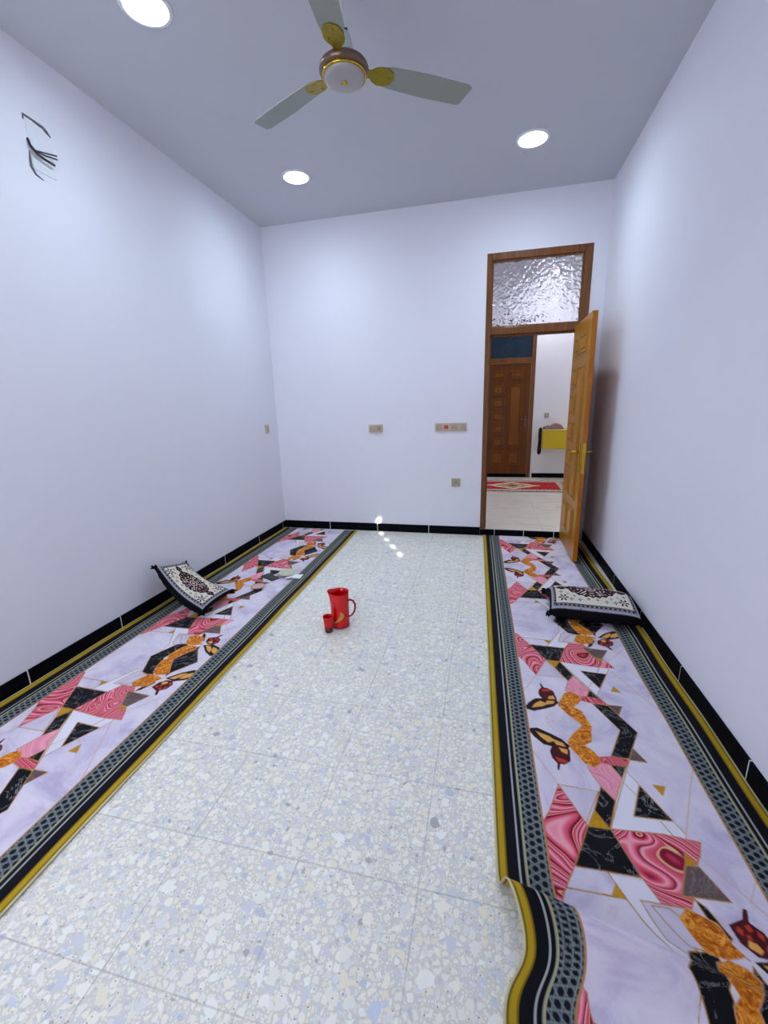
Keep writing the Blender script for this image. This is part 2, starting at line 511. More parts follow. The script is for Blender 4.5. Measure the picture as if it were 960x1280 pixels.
baseboard('baseboard_left', 'y', [-0.32, 0.28, 0.885, 1.487, 2.092, 2.685, 3.279, 3.905, 4.46], XL, 1, YF, YB, 'black tile baseboard along the left wall')
baseboard('baseboard_right', 'y', [-0.22, 0.38, 0.975, 1.575, 2.172, 2.77, 3.37, 3.97], XR, -1, YF, YB, 'black tile baseboard along the right wall')
# raised threshold of the doorway
th_ = MB()
for a, b in ((OX0, 0.10), (0.106, 0.40), (0.406, 0.70), (0.706, OX1)):
    th_.box(a, b, YB - 0.008, YB + 0.02, 0.0, HZ, 0, 0.001)
th_.box(OX0 + .01, OX1 - .01, YB - 0.006, YB + 0.018, 0.0, HZ - 0.001, 1)
struct('trim_1', th_, [M['granite'], M['grout']], 'low black tile step under the open doorway', 'threshold')

# ---------------------------------------------------------------- hall beyond the doorway
HX0, HX1 = -1.6, 2.9
struct('floor_hall', MB().box(HX0 - T, HX1 + T, YB + 0.02, HY + T, -0.12, HZ), M['hall_marble'],
       'cream marble floor of the hall beyond the doorway', 'floor')
struct('ceiling_hall', MB().box(HX0 - T, HX1 + T, YB + T, HY + T, H, H + 0.12), M['ceiling'],
       'ceiling of the hall beyond the doorway', 'ceiling')
D2X0, D2X1, D2Z = -0.12, 0.757, 2.56
wh = MB()
wh.box(HX0 - T, D2X0, HY, HY + T, 0, H).box(D2X1, HX1 + T, HY, HY + T, 0, H).box(D2X0, D2X1, HY, HY + T, D2Z, H)
struct('wall_hall_far', wh, M['hall_wall'], 'white far wall of the hall around the brown door', 'wall')
struct('wall_hall_left', MB().box(HX0 - T, HX0, YB + T, HY, 0, H), M['hall_wall'], 'white left end wall of the hall', 'wall')
struct('wall_hall_right', MB().box(HX1, HX1 + T, YB + T, HY, 0, H), M['hall_wall'], 'white right end wall of the hall', 'wall')
# hall side of the partition, beyond the room's own width
struct('wall_hall_near', MB().box(XR + T, HX1 + T, YB, YB + T, 0, H), M['hall_wall'], 'white near wall of the hall beside the doorway', 'wall')
baseboard('baseboard_hall', 'x', [1.36, 1.96, 2.56], HY, -1, D2X1 + 0.03, HX1, 'black tile baseboard along the hall far wall', HZ, 0.078)

# ---------------------------------------------------------------- door_1 : frame, transom, open leaf
d1 = empty('door_1', (0.40, YB, 0.0), 'brown framed doorway with frosted transom and golden door standing open', 'door', None, 'structure')
f = MB()
fy0, fy1 = YB - 0.006, YB + 0.095
IX0, IX1 = -0.003, 0.800
f.box(OX0, IX0, fy0, fy1, 0.05, OZ1, 0, 0.003)
f.box(IX1, OX1, fy0, fy1, HZ, OZ1, 0, 0.003)
f.box(IX0, IX1, fy0, fy1, 2.676, OZ1, 0, 0.003)
f.box(IX0, IX1, fy0, fy1, 2.028, 2.092, 0, 0.003)
# stops / rebates
f.box(IX0, IX0 + 0.012, fy0 + 0.05, fy1, HZ, 2.028).box(IX0, IX1, fy0 + 0.05, fy1, 2.012, 2.03)
f.box(IX0, IX0 + 0.014, fy0 + 0.015, fy0 + 0.045, 2.092, 2.676).box(IX1 - 0.014, IX1, fy0 + 0.015, fy0 + 0.045, 2.092, 2.676)
f.box(IX0 + .014, IX1 - .014, fy0 + 0.015, fy0 + 0.045, 2.092, 2.104).box(IX0 + .014, IX1 - .014, fy0 + 0.015, fy0 + 0.045, 2.662, 2.676)
f.build('door_frame', M['wood_frame'], d1)
MB().box(IX0 + 0.008, IX1 - 0.008, fy0 + 0.025, fy0 + 0.033, 2.098, 2.668).build('transom_pane', M['hammered'], d1)

def panel(mb, face, sgn, a0, a1, z0, z1, axis, mi=0, lift=0.011):
    """a moulded panel: a sunk-looking rim and a raised field; face = coordinate of the slab face"""
    def bx(p0, p1, q0, q1, l, bev):
        lo, hi = sorted((face, face + sgn * l))
        if axis == 'x': mb.box(p0, p1, lo, hi, q0, q1, mi, bev)
        else: mb.box(lo, hi, p0, p1, q0, q1, mi, bev)
    r = min(0.016, (z1 - z0) * 0.16)
    bx(a0, a0 + r, z0, z1, lift, 0.002); bx(a1 - r, a1, z0, z1, lift, 0.002)
    bx(a0 + r, a1 - r, z0, z0 + r, lift, 0.002); bx(a0 + r, a1 - r, z1 - r, z1, lift, 0.002)
    g = r * 1.9
    bx(a0 + g, a1 - g, z0 + g, z1 - g, lift * 1.5, 0.004)

# leaf: hinge at (0.79, YB-0.01); it stands in the room along -y
LX0, LX1, LY0, LY1, LZ0, LZ1 = 0.757, 0.794, 3.803, YB - 0.012, 0.022, 2.055
leaf = MB().box(LX0, LX1, LY0, LY1, LZ0, LZ1, 0, 0.002).build('door_leaf', M['wood_edge'], d1)
def leaf_panels(mb, face, sgn, axis, a_hinge, a_free, z0, ztop, mi=0):
    """small panels stacked on the hinge side, one tall panel, two panels top and bottom"""
    L = a_free - a_hinge
    A = lambda t: a_hinge + L * t
    def P(t0, t1, q0, q1):
        lo, hi = sorted((A(t0), A(t1)))
        panel(mb, face, sgn, lo, hi, q0, q1, axis, mi)
    h = ztop - z0
    P(0.17, 0.47, z0 + h * 0.085, z0 + h * 0.215); P(0.55, 0.83, z0 + h * 0.085, z0 + h * 0.215)
    n = 5
    for k in range(n):
        q0 = z0 + h * (0.255 + k * 0.118)
        P(0.17, 0.44, q0, q0 + h * 0.088)
    P(0.53, 0.83, z0 + h * 0.255, z0 + h * 0.815)
    P(0.17, 0.44, z0 + h * 0.865, z0 + h * 0.935); P(0.53, 0.83, z0 + h * 0.865, z0 + h * 0.935)
pm = MB(); leaf_panels(pm, LX0, -1, 'y', LY1, LY0, LZ0, LZ1)
# the flat golden face around the panels
pm.box(LX0 - 0.0015, LX0, LY0 + 0.001, LY1, LZ0 + 0.001, LZ1 - 0.001)
tag(pm.build('face_panels', M['wood_leaf'], leaf), 'golden face with raised panels')
hz = 0.975; hy = 3.865
for sgn, xf in ((-1, LX0 - 0.0015), (1, LX1)):
    hp = MB().box(min(xf, xf + sgn * .008), max(xf, xf + sgn * .008), hy - 0.019, hy + 0.019, 0.80, 1.045, 0, 0.003)
    plate = hp.build('handle_plate', M['gold'], leaf)
    lv = MB().tube([(xf + sgn * .006, hy, hz), (xf + sgn * .045, hy, hz), (xf + sgn * .055, hy + .012, hz), (xf + sgn * .056, hy + .11, hz - .004)],
                   [.010, .009, .009, .007], 12)
    lv.build('lever', M['gold'], leaf)
    MB().tube([(xf + sgn * .005, hy, 0.875), (xf + sgn * .012, hy, 0.875)], 0.009, 14).build('lock_cylinder', M['gold'], leaf)
MB().box(LX0 + 0.007, LX1 - 0.007, LY0 - 0.003, LY0, 0.80, 1.05, 0, 0.001).build('latch_plate', M['gold'], leaf)
for z in (0.28, 1.05, 1.82):
    MB().tube([(LX1 + 0.006, YB - 0.014, z - .05), (LX1 + 0.006, YB - 0.014, z + .05)], 0.007, 10).build('hinge', M['gold'], leaf)

# ---------------------------------------------------------------- door_2 : brown door at the far side of the hall
d2 = empty('door_2', (0.32, HY, HZ), 'closed brown panelled door with dark glass transom across the hall', 'door', None, 'structure')
f = MB()
g0, g1 = HY - 0.012, HY + 0.08
f.box(D2X0, D2X0 + 0.06, g0, g1, HZ, D2Z, 0, 0.003).box(D2X1 - 0.065, D2X1, g0, g1, HZ, D2Z, 0, 0.003)
f.box(D2X0 + .06, D2X1 - .065, g0, g1, D2Z - 0.06, D2Z, 0, 0.003).box(D2X0 + .06, D2X1 - .065, g0, g1, 2.03, 2.115, 0, 0.003)
f.build('door_frame', M['wood_frame'], d2)
MB().box(D2X0 + .05, D2X1 - .055, HY + 0.02, HY + 0.03, 2.105, D2Z - .05).build('transom_pane', M['teal_glass'], d2)
lf2 = MB().box(D2X0 + .062, D2X1 - .067, HY + 0.005, HY + 0.045, HZ + 0.065, 2.028, 0, 0.002).build('door_leaf', M['wood_dark'], d2)
pm = MB(); leaf_panels(pm, HY + 0.005, -1, 'x', D2X0 + .062, D2X1 - .067, HZ + .065, 2.028)
pm.build('face_panels', M['wood_dark_panel'], lf2)
hp = MB().box(0.618, 0.652, HY - 0.003, HY + 0.005, 0.95, 1.15, 0, 0.002)
hp.tube([(0.635, HY - .002, 1.09), (0.635, HY - .045, 1.09), (0.55, HY - .05, 1.085)], .008, 10)
hp.build('handle', M['fan_bronze'], lf2)
MB().box(D2X0 + .06, D2X1 - .065, HY - 0.004, HY + 0.06, HZ, HZ + 0.062, 0, 0.001).build('sill_tile', M['granite'], d2)

# ================================================================ ceiling fan
FX, FY = -0.669, 2.223
fan = empty('ceiling_fan', (FX, FY, H), 'white three bladed ceiling fan with gold brackets hanging between the downlights', 'fan')
MB().lathe([(0.0, H - 0.001), (0.062, H - 0.001), (0.060, H - 0.02), (0.035, H - 0.075), (0.016, H - 0.09), (0, H - 0.09)], (FX, FY, 0)).build('canopy', M['fan_white'], fan)
MB().tube([(FX, FY, H - 0.08), (FX, FY, 2.955)], 0.0085, 16).build('down_rod', M['fan_white'], fan)
MB().lathe([(0, 2.985), (0.018, 2.985), (0.034, 2.97), (0.040, 2.945), (0.050, 2.90), (0.052, 2.875), (0, 2.875)], (FX, FY, 0)).build('lower_cup', M['fan_white'], fan)
MB().tube([(FX - .022, FY, 2.99), (FX + .022, FY, 2.99)], 0.006, 8).build('pin', M['cable'], fan)
hub = MB().lathe([(0, 2.880), (0.06, 2.880), (0.088, 2.874), (0.1060, 2.860), (0.1105, 2.850), (0.1105, 2.842), (0.107, 2.834), (0.098, 2.829), (0.092, 2.826), (0, 2.826)], (FX, FY, 0), 56).build('motor_housing', M['fan_bronze'], fan)
MB().lathe([(0.0915, 2.829), (0.0985, 2.827), (0.0995, 2.822), (0.096, 2.818), (0.0900, 2.820), (0.0915, 2.829)], (FX, FY, 0), 56).build('gold_ring', M['gold'], fan)
MB().lathe([(0, 2.826), (0.0905, 2.826), (0.0905, 2.818), (0.086, 2.811), (0.074, 2.806), (0.045, 2.802), (0, 2.800)], (FX, FY, 0), 56).build('bottom_cap', M['fan_silver'], fan)
MB().lathe([(0, 2.803), (0.011, 2.8005), (0.014, 2.797), (0.009, 2.794), (0, 2.793)], (FX, FY, 0), 20).build('centre_button', M['gold'], fan)
for deg in (33, 154, 275):
    a = math.radians(deg)
    rot = Matrix.Translation((FX, FY, 2.858)) @ Matrix.Rotation(a, 4, 'Z') @ Matrix.Rotation(math.radians(-9), 4, 'X')
    poly = [(0.165, -0.040), (0.22, -0.052), (0.40, -0.060), (0.60, -0.056), (0.625, -0.045), (0.605, 0.052), (0.59, 0.060), (0.40, 0.062), (0.22, 0.055), (0.165, 0.042)]
    bl = MB(); bl.prism(poly, -0.0015, 0.0015, 0); bl.xform(rot)
    blade = bl.build('blade', M['fan_blade'], fan)
    bk = MB()
    bk.prism([(0.085, -0.016), (0.125, -0.018), (0.14, -0.036), (0.165, -0.046), (0.20, -0.044), (0.225, -0.030), (0.238, 0.0), (0.225, 0.030), (0.20, 0.044), (0.165, 0.046), (0.14, 0.036), (0.125, 0.018), (0.085, 0.016)], -0.0065, -0.0018, 0, 0.0015)
    for (px, py) in ((0.165, -0.026), (0.165, 0.026), (0.212, 0.0)):
        bk.lathe([(0, -0.0105), (0.005, -0.0100), (0.0075, -0.0065)], (px, py, 0), 12)
    bk.xform(rot)
    tag(bk.build('bracket', M['fan_gold'], blade), 'gold bracket')

# ================================================================ recessed downlights
def make_light(name, loc, label, mat, group):
    r = empty(name, loc, label, 'ceiling light', group)
    x, y, z = loc
    MB().lathe([(0.094, 0.0), (0.116, 0.0), (0.1165, -0.003), (0.110, -0.007), (0.096, -0.009), (0.0935, -0.004), (0.094, 0.0)], loc, 56).build('trim_ring', M['white_plastic'], r)
    MB().lathe([(0.0935, -0.002), (0.092, -0.008), (0.07, -0.0135), (0.035, -0.0165), (0, -0.0175)], loc, 48).build('diffuser', mat, r)
    return r
def copy_tree(o, parent=None):
    c = o.copy(); COL.objects.link(c)
    c.parent = parent
    for ch in list(o.children):
        copy_tree(ch, c)
    return c
L0 = make_light('downlight', (-1.567, 3.743, H), 'round lit downlight near the far left corner of the ceiling', M['led'], 'round ceiling downlights')
for (x, y, lab) in ((0.250, 3.745, 'round lit downlight on the ceiling above and left of the open door'),
                    (-1.588, 2.16, 'round lit downlight at the top edge left of the fan'),
                    (-1.588, 0.575, 'added unseen downlight on the left nearest the camera')):  # out-of-view lamp, added to brighten the near floor
    c = copy_tree(L0); c.location = (x, y, H); c['label'] = lab
h0 = make_light('downlight', (0.90, 7.55, H), 'round lit downlight on the hall ceiling near the brown door', M['hall_led'], 'hall downlights')
for (x, y, lab) in ((-0.75, 6.2, 'added unseen downlight at the left end of the hall'), (2.1, 6.2, 'added unseen downlight at the right end of the hall')):  # two unseen lamps added to light the hall
    c = copy_tree(h0); c.location = (x, y, H); c['label'] = lab

# ================================================================ switch plates and sockets
def plate_back(name, x0, x1, z0, z1, label, cat, wall_y=YB, mat='beige', bev=0.003):
    r = empty(name, ((x0 + x1) / 2, wall_y, z0), label, cat)
    MB().box(x0, x1, wall_y - 0.011, wall_y, z0, z1, 0, bev).build('faceplate', M[mat], r)
    return r
def rocker(r, x0, x1, z0, z1, y, mat='beige_dark'):
    return MB().box(x0, x1, y - 0.016, y - 0.010, z0, z1, 0, 0.0018).build('rocker', M[mat], r)
def pins(r, cx, cz, y, s=0.012):
    for dx, dz in ((-s, -s * 0.6), (s, -s * 0.6), (0, s * 0.9)):
        MB().box(cx + dx - .0035, cx + dx + .0035, y - 0.0155, y - 0.0105, cz + dz - .005, cz + dz + .005).build('socket_hole', M['hole'], r)
p1 = plate_back('double_switch_plate', -1.254, -1.097, 1.112, 1.198, 'beige double plate on the far wall left of the long switch strip', 'switch')
rocker(p1, -1.238, -1.180, 1.128, 1.182, YB)
MB().box(-1.168, -1.112, YB - .0145, YB - .0105, 1.126, 1.184, 0, .0012).build('socket_insert', M['beige_dark'], p1); pins(p1, -1.140, 1.155, YB - .002)
p2 = plate_back('long_switch_plate', -0.535, -0.209, 1.118, 1.200, 'long beige switch strip with one red rocker beside the doorway', 'switch')
rocker(p2, -0.525, -0.466, 1.132, 1.186, YB)
tag(rocker(p2, -0.440, -0.398, 1.140, 1.178, YB, 'red_switch'), 'red rocker')
MB().box(-0.376, -0.296, YB - .0145, YB - .0105, 1.130, 1.188, 0, .0012).build('socket_insert', M['beige_dark'], p2); pins(p2, -0.338, 1.158, YB - .002, .014)
rocker(p2, -0.278, -0.222, 1.132, 1.186, YB, 'beige_grey')
p3 = plate_back('wall_socket', -0.359, -0.269, 0.532, 0.620, 'square taupe socket low on the far wall near the doorway', 'socket', YB, 'beige_grey')
MB().lathe([(0, -.0005), (0.026, 0.0), (0.030, .004)], (0, 0, 0), 28).xform(Matrix.Translation((-0.314, YB - .011, 0.576)) @ Matrix.Rotation(PI / 2, 4, 'X')).build('socket_insert', M['beige_dark'], p3)
pins(p3, -0.314, 0.576, YB - .002, .011)
p4 = plate_back('wall_socket', 0.945, 1.018, 1.112, 1.190, 'small pale socket on the hall wall above the yellow cabinet', 'socket', HY, 'beige_grey')
MB().box(0.960, 1.003, HY - .0145, HY - .0105, 1.128, 1.174, 0, .0012).build('socket_insert', M['beige'], p4)
p5 = empty('single_switch_plate', (XL, 4.295, 1.13), 'narrow beige switch on the left wall near the far corner', 'switch')
MB().box(XL, XL + 0.011, 4.258, 4.334, 1.130, 1.228, 0, .003).build('faceplate', M['beige'], p5)
MB().box(XL + 0.010, XL + 0.016, 4.272, 4.320, 1.148, 1.210, 0, .002).build('rocker', M['beige_dark'], p5)

# ---------------------------------------------------------------- wall recess with loose wires
wbx = empty('wire_outlet', (XL, 2.16, 2.62), 'cut recess high on the left wall with loose black wires', 'wire outlet')
MB().box(XL, XL + 0.003, 2.105, 2.232, 2.640, 2.862, 0, 0.001).build('cover_plate', M['recess'], wbx)
cr = MB()
cr.tube([(XL + .001, 2.098, 2.855), (XL + .001, 2.100, 2.878), (XL + .001, 2.145, 2.876), (XL + .001, 2.20, 2.868), (XL + .001, 2.214, 2.858), (XL + .001, 2.238, 2.842)],
        [.003, .005, .005, .009, .010, .004], 8)
cr.build('cut_edge', M['recess_dark'], wbx)
cr = MB()
cr.tube([(XL + .001, 2.100, 2.72), (XL + .001, 2.094, 2.68), (XL + .001, 2.092, 2.645), (XL + .001, 2.11, 2.618), (XL + .001, 2.15, 2.606)], [.003, .006, .007, .005, .002], 8)
cr.build('cut_edge', M['recess_dark'], wbx)
for k, (pts, r) in enumerate(((((2.100, 2.775, .003), (2.102, 2.745, .012), (2.118, 2.724, .02), (2.16, 2.735, .02), (2.243, 2.758, .015)), .0035),
                ((((2.101, 2.770, .003)), (2.104, 2.738, .014), (2.122, 2.719, .024), (2.17, 2.724, .024), (2.238, 2.738, .02)), .0035),
                ((((2.100, 2.772, .003)), (2.103, 2.734, .012), (2.124, 2.712, .02), (2.165, 2.704, .022), (2.215, 2.700, .022)), .0055))):
    MB().tube([(XL + d, y, z) for (y, z, d) in pts], r, 8).build('wire', M['cable'], wbx)

# ================================================================ printed runner rugs
W = 0.94
PITCH = 0.955
CLS = {'L': (rgb(212, 206, 222), (0, 0, 0, 1)), 'w': (rgb(226, 226, 236), (0, 0, 0, 0.15)), 'K': (rgb(13, 13, 19), (0, 1, 0, 0)),
       'P': (rgb(214, 90, 116), (1, 0, 0, 0)), 'Q': (rgb(236, 164, 184), (0.3, 0, 0, 0)), 'Y': (rgb(184, 140, 18), (0, 0, 0.25, 0)),
       'B': (rgb(98, 82, 82), (0, 0.6, 0, 0)), 'O': (rgb(200, 116, 24), (0, 0, 1, 0)), 'T': (rgb(40, 22, 22), (0, 0, 0, 0)),
       't': (rgb(222, 168, 84), (0, 0, 0.15, 0)), 'D': (rgb(74, 20, 26), (0, 0, 0, 0)), 'r': (rgb(186, 58, 40), (0, 0, 0, 0)),
       'M': (rgb(200, 192, 210), (0, 0.5, 0, 0.45)), 'g': (rgb(176, 132, 60), (0, 0, 0, 0)), 'h': (rgb(206, 160, 130), (0, 0, 0, 0)),
       'R': (rgb(190, 40, 66), (0.7, 0, 0, 0))}
KEYS = list(CLS)
POLYS = [  # class, outlined?, points in mm (across, along from the mirror line)
 ('w', 0, [(518, 227), (630, 457), (618, 480), (389, 485), (437, 371), (490, 262)]),
 ('w', 0, [(440, 640), (550, 692), (414, 696), (478, 829), (435, 816), (342, 637)]),
 ('M', 1, [(246, 338), (386, 341), (313, 481)]),
 ('K', 1, [(554, 0), (625, 0), (546, 158), (477, 161)]),
 ('R', 1, [(425, 173), (484, 158), (544, 164), (526, 199), (464, 205), (407, 217)]),
 ('B', 1, [(576, 96), (611, 165), (544, 164)]),
 ('K', 1, [(464, 205), (523, 200), (490, 262)]),
 ('Q', 1, [(371, 234), (418, 200), (464, 205), (490, 262), (437, 371), (400, 316)]),
 ('K', 1, [(401, 316), (437, 371), (387, 487), (353, 422)]),
 ('P', 1, [(246, 338), (313, 481), (316, 493), (245, 635), (183, 748), (160, 756), (160, 642), (171, 498), (197, 455)]),
 ('K', 1, [(316, 490), (389, 485), (439, 630), (245, 636)]),
 ('Y', 1, [(353, 422), (387, 487), (316, 490)]),
 ('P', 1, [(389, 485), (556, 469), (665, 474), (640, 526), (620, 554), (585, 558), (536, 659), (567, 659), (550, 690), (471, 694), (439, 630)]),
 ('Y', 1, [(598, 522), (625, 551), (584, 564)]),
 ('B', 1, [(584, 564), (622, 558), (670, 649), (536, 659)]),
 ('K', 1, [(543, 283), (608, 413), (482, 420)]),
 ('Y', 1, [(593, 270), (635, 270), (612, 314)]),
 ('Y', 1, [(356, 664), (374, 702), (337, 698)]),
 ('M', 1, [(414, 696), (549, 692), (555, 762), (478, 829), (445, 797)]),
 ('K', 1, [(567, 659), (593, 679), (625, 745), (600, 770)]),
 ('K', 1, [(487, 813), (560, 790), (560, 830), (512, 955), (422, 955)]),
 ('K', 1, [(553, 955), (640, 800), (647, 839), (725, 955)]),
 ('M', 1, [(440, 704), (497, 795), (542, 797), (534, 743), (488, 701)]),
 ('O', 0, [(535, 955), (517, 927), (529, 871), (546, 825), (582, 805), (621, 813), (636, 837), (604, 893), (572, 955)]),
 ('O', 0, [(582, 805), (538, 803), (520, 765), (505, 720), (535, 690), (602, 715), (618, 760), (636, 783)]),
 ('T', 0, [(650, 790), (703, 850), (755, 885), (795, 880), (791, 828), (760, 796), (711, 775)]),
 ('t', 0, [(668, 792), (708, 838), (735, 855), (725, 820), (700, 792)]),
 ('t', 0, [(722, 800), (735, 840), (765, 862), (775, 835), (752, 808)]),
 ('D', 0, [(630, 710), (639, 751), (668, 777), (705, 777), (725, 749), (716, 712), (690, 693), (702, 660), (690, 658), (674, 688)]),
 ('r', 0, [(644, 722), (654, 708), (664, 718), (655, 732)]), ('r', 0, [(671, 705), (685, 699), (690, 713), (677, 719)]),
 ('r', 0, [(699, 710), (711, 720), (705, 735), (695, 724)]), ('r', 0, [(708, 741), (717, 750), (704, 768), (697, 755)]),
 ('t', 0, [(656, 756), (678, 768), (690, 758), (682, 744), (664, 740)]), ('r', 0, [(662, 728), (676, 726), (678, 736), (668, 738)]),
 ('O', 0, [(330, 150), (318, 116), (346, 68), (392, 12), (400, 0), (441, 0), (432, 34), (420, 94), (386, 118)]),
 ('O', 0, [(326, 144), (351, 130), (388, 118), (417, 148), (430, 172), (428, 208), (398, 230), (366, 217), (347, 179)]),
 ('T', 0, [(160, 66), (203, 54), (254, 78), (298, 103), (323, 134), (315, 158), (256, 152), (219, 146), (186, 110)]),
 ('t', 0, [(196, 76), (250, 96), (272, 118), (240, 132), (212, 106)]),
 ('t', 0, [(262, 108), (300, 124), (308, 144), (270, 138)]),
 ('D', 0, [(250, 153), (290, 145), (322, 157), (314, 218), (287, 240), (272, 239), (262, 272), (254, 270), (258, 238), (242, 211), (238, 180)]),
 ('r', 0, [(256, 205), (290, 212), (304, 222), (282, 232), (262, 226)]),
 ('t', 0, [(278, 152), (312, 158), (308, 184), (286, 174)]),
]
LINES = [('h', 4, (165, 180), (246, 338)), ('g', 4, (246, 338), (386, 341)), ('g', 4, (562, 130), (384, 496)), ('g', 4, (518, 227), (630, 457)),
         ('h', 4, (776, 150), (618, 480)), ('g', 4, (565, 422), (590, 478)), ('h', 4, (492, 286), (522, 335)), ('g', 5, (183, 748), (245, 636)),
         ('g', 6, (202, 705), (374, 701)), ('g', 5, (342, 637), (435, 816)), ('g', 4, (435, 816), (450, 955)), ('g', 4, (417, 697), (478, 829)), ('g', 4, (308, 482), (386, 341)),
         ('h', 3, (286, -78 + 78), (250, 11)), ('h', 3, (250, 11), (285, 60)), ('g', 5, (316, 490), (389, 485)), ('g', 5, (245, 636), (439, 630)),
         ('h', 4, (640, 526), (776, 700)), ('h', 3, (720, 640), (776, 560)), ('T', 4, (322, 140), (352, 100)), ('T', 4, (640, 790), (612, 770))]

def make_field():
    nu, nd = 940, 955
    cls = np.zeros((nd, nu), np.int32)
    uu, dd = np.meshgrid(np.arange(nu) + 0.5, np.arange(nd) + 0.5)
    def inside(pts):
        x0 = max(0, int(min(p[0] for p in pts)) - 1); x1 = min(nu, int(max(p[0] for p in pts)) + 2)
        y0 = max(0, int(min(p[1] for p in pts)) - 1); y1 = min(nd, int(max(p[1] for p in pts)) + 2)
        X = uu[y0:y1, x0:x1]; Y = dd[y0:y1, x0:x1]
        r = np.zeros(X.shape, bool)
        for (ax, ay), (bx, by) in zip(pts, pts[1:] + pts[:1]):
            if ay == by: continue
            c = ((ay > Y) != (by > Y)) & (X < (bx - ax) * (Y - ay) / (by - ay) + ax)
            r ^= c
        return (slice(y0, y1), slice(x0, x1)), r
    def seg(a, b, w, k):
        x0 = max(0, int(min(a[0], b[0]) - w)); x1 = min(nu, int(max(a[0], b[0]) + w) + 1)
        y0 = max(0, int(min(a[1], b[1]) - w)); y1 = min(nd, int(max(a[1], b[1]) + w) + 1)
        if x1 <= x0 or y1 <= y0: return
        X = uu[y0:y1, x0:x1] - a[0]; Y = dd[y0:y1, x0:x1] - a[1]
        dx, dy = b[0] - a[0], b[1] - a[1]
        t = np.clip((X * dx + Y * dy) / (dx * dx + dy * dy + 1e-9), 0, 1)
        m = (X - t * dx) ** 2 + (Y - t * dy) ** 2 < (w / 2) ** 2
        cls[y0:y1, x0:x1][m] = KEYS.index(k)
    for k, outl, pts in POLYS[:3]:
        s, m = inside(pts); cls[s][m] = KEYS.index(k)
    for k, w, a, b in LINES: seg(a, b, w, k)
    for k, outl, pts in POLYS[2:]:
        s, m = inside(pts); cls[s][m] = KEYS.index(k)
        if outl:
            for a, b in zip(pts, pts[1:] + pts[:1]):
                if not (a[1] in (0, 955) and b[1] == a[1]): seg(a, b, 4.0, 'g')
        elif k in 'OT':
            for a, b in zip(pts, pts[1:] + pts[:1]):
                if not (a[1] in (0, 955) and b[1] == a[1]): seg(a, b, 3.0, 'h' if k == 'O' else 'T')
    colr = np.array([CLS[k][0][:3] for k in KEYS], np.float32)[cls]
    kind = np.array([CLS[k][1] for k in KEYS], np.float32)[cls]
    return np.concatenate([colr, kind], 2)
FIELD = make_field()

def border(u, v):
    """u: distance from the outer edge in mm, v: along in mm -> colour (N,3) and inside mask"""
    def C(*c): return np.array(rgb(*c)[:3], np.float32)
    out = np.zeros(u.shape + (3,), np.float32)
    out[:] = C(8, 9, 18)
    def st(a, b, c): out[(u >= a) & (u < b)] = C(*c)
    st(-99, 7, (206, 196, 150)); st(7, 9.5, (60, 50, 20)); st(9.5, 13, (120, 98, 24)); st(13, 31, (176, 146, 22)); st(31, 36, (112, 88, 18))
    st(72, 75.5, (196, 200, 200)); st(92, 94.5, (206, 206, 170)); st(94.5, 96.5, (16, 16, 22)); st(96.5, 99.5, (190, 190, 140))
    # star lattice
    p = 23.0
    lat = (u >= 99.5) & (u < 164)
    q = np.zeros(u.shape, bool)
    for ang in (0, 60, 120):
        a = math.radians(ang)
        s = (u - 99.5) * math.cos(a) + v * math.sin(a)
        f = np.abs((s / p) % 1.0 - 0.5)
        q |= f < 0.082
    out[lat & q] = C(126, 138, 140)
    out[lat & ~q] = C(15, 18, 28)
    st(164, 169, (176, 140, 80)); st(169, 171.5, (190, 120, 110))
    return out, u >= 171.5

def fractal(x, y, seed):
    r = np.random.RandomState(seed); o = 0
    for k in range(5):
        a, b, c = r.uniform(-1, 1, 3)
        o = o + np.sin((x * a + y * b) * (4 + 5 * k) + c * 6) / (1 + k)
    return o

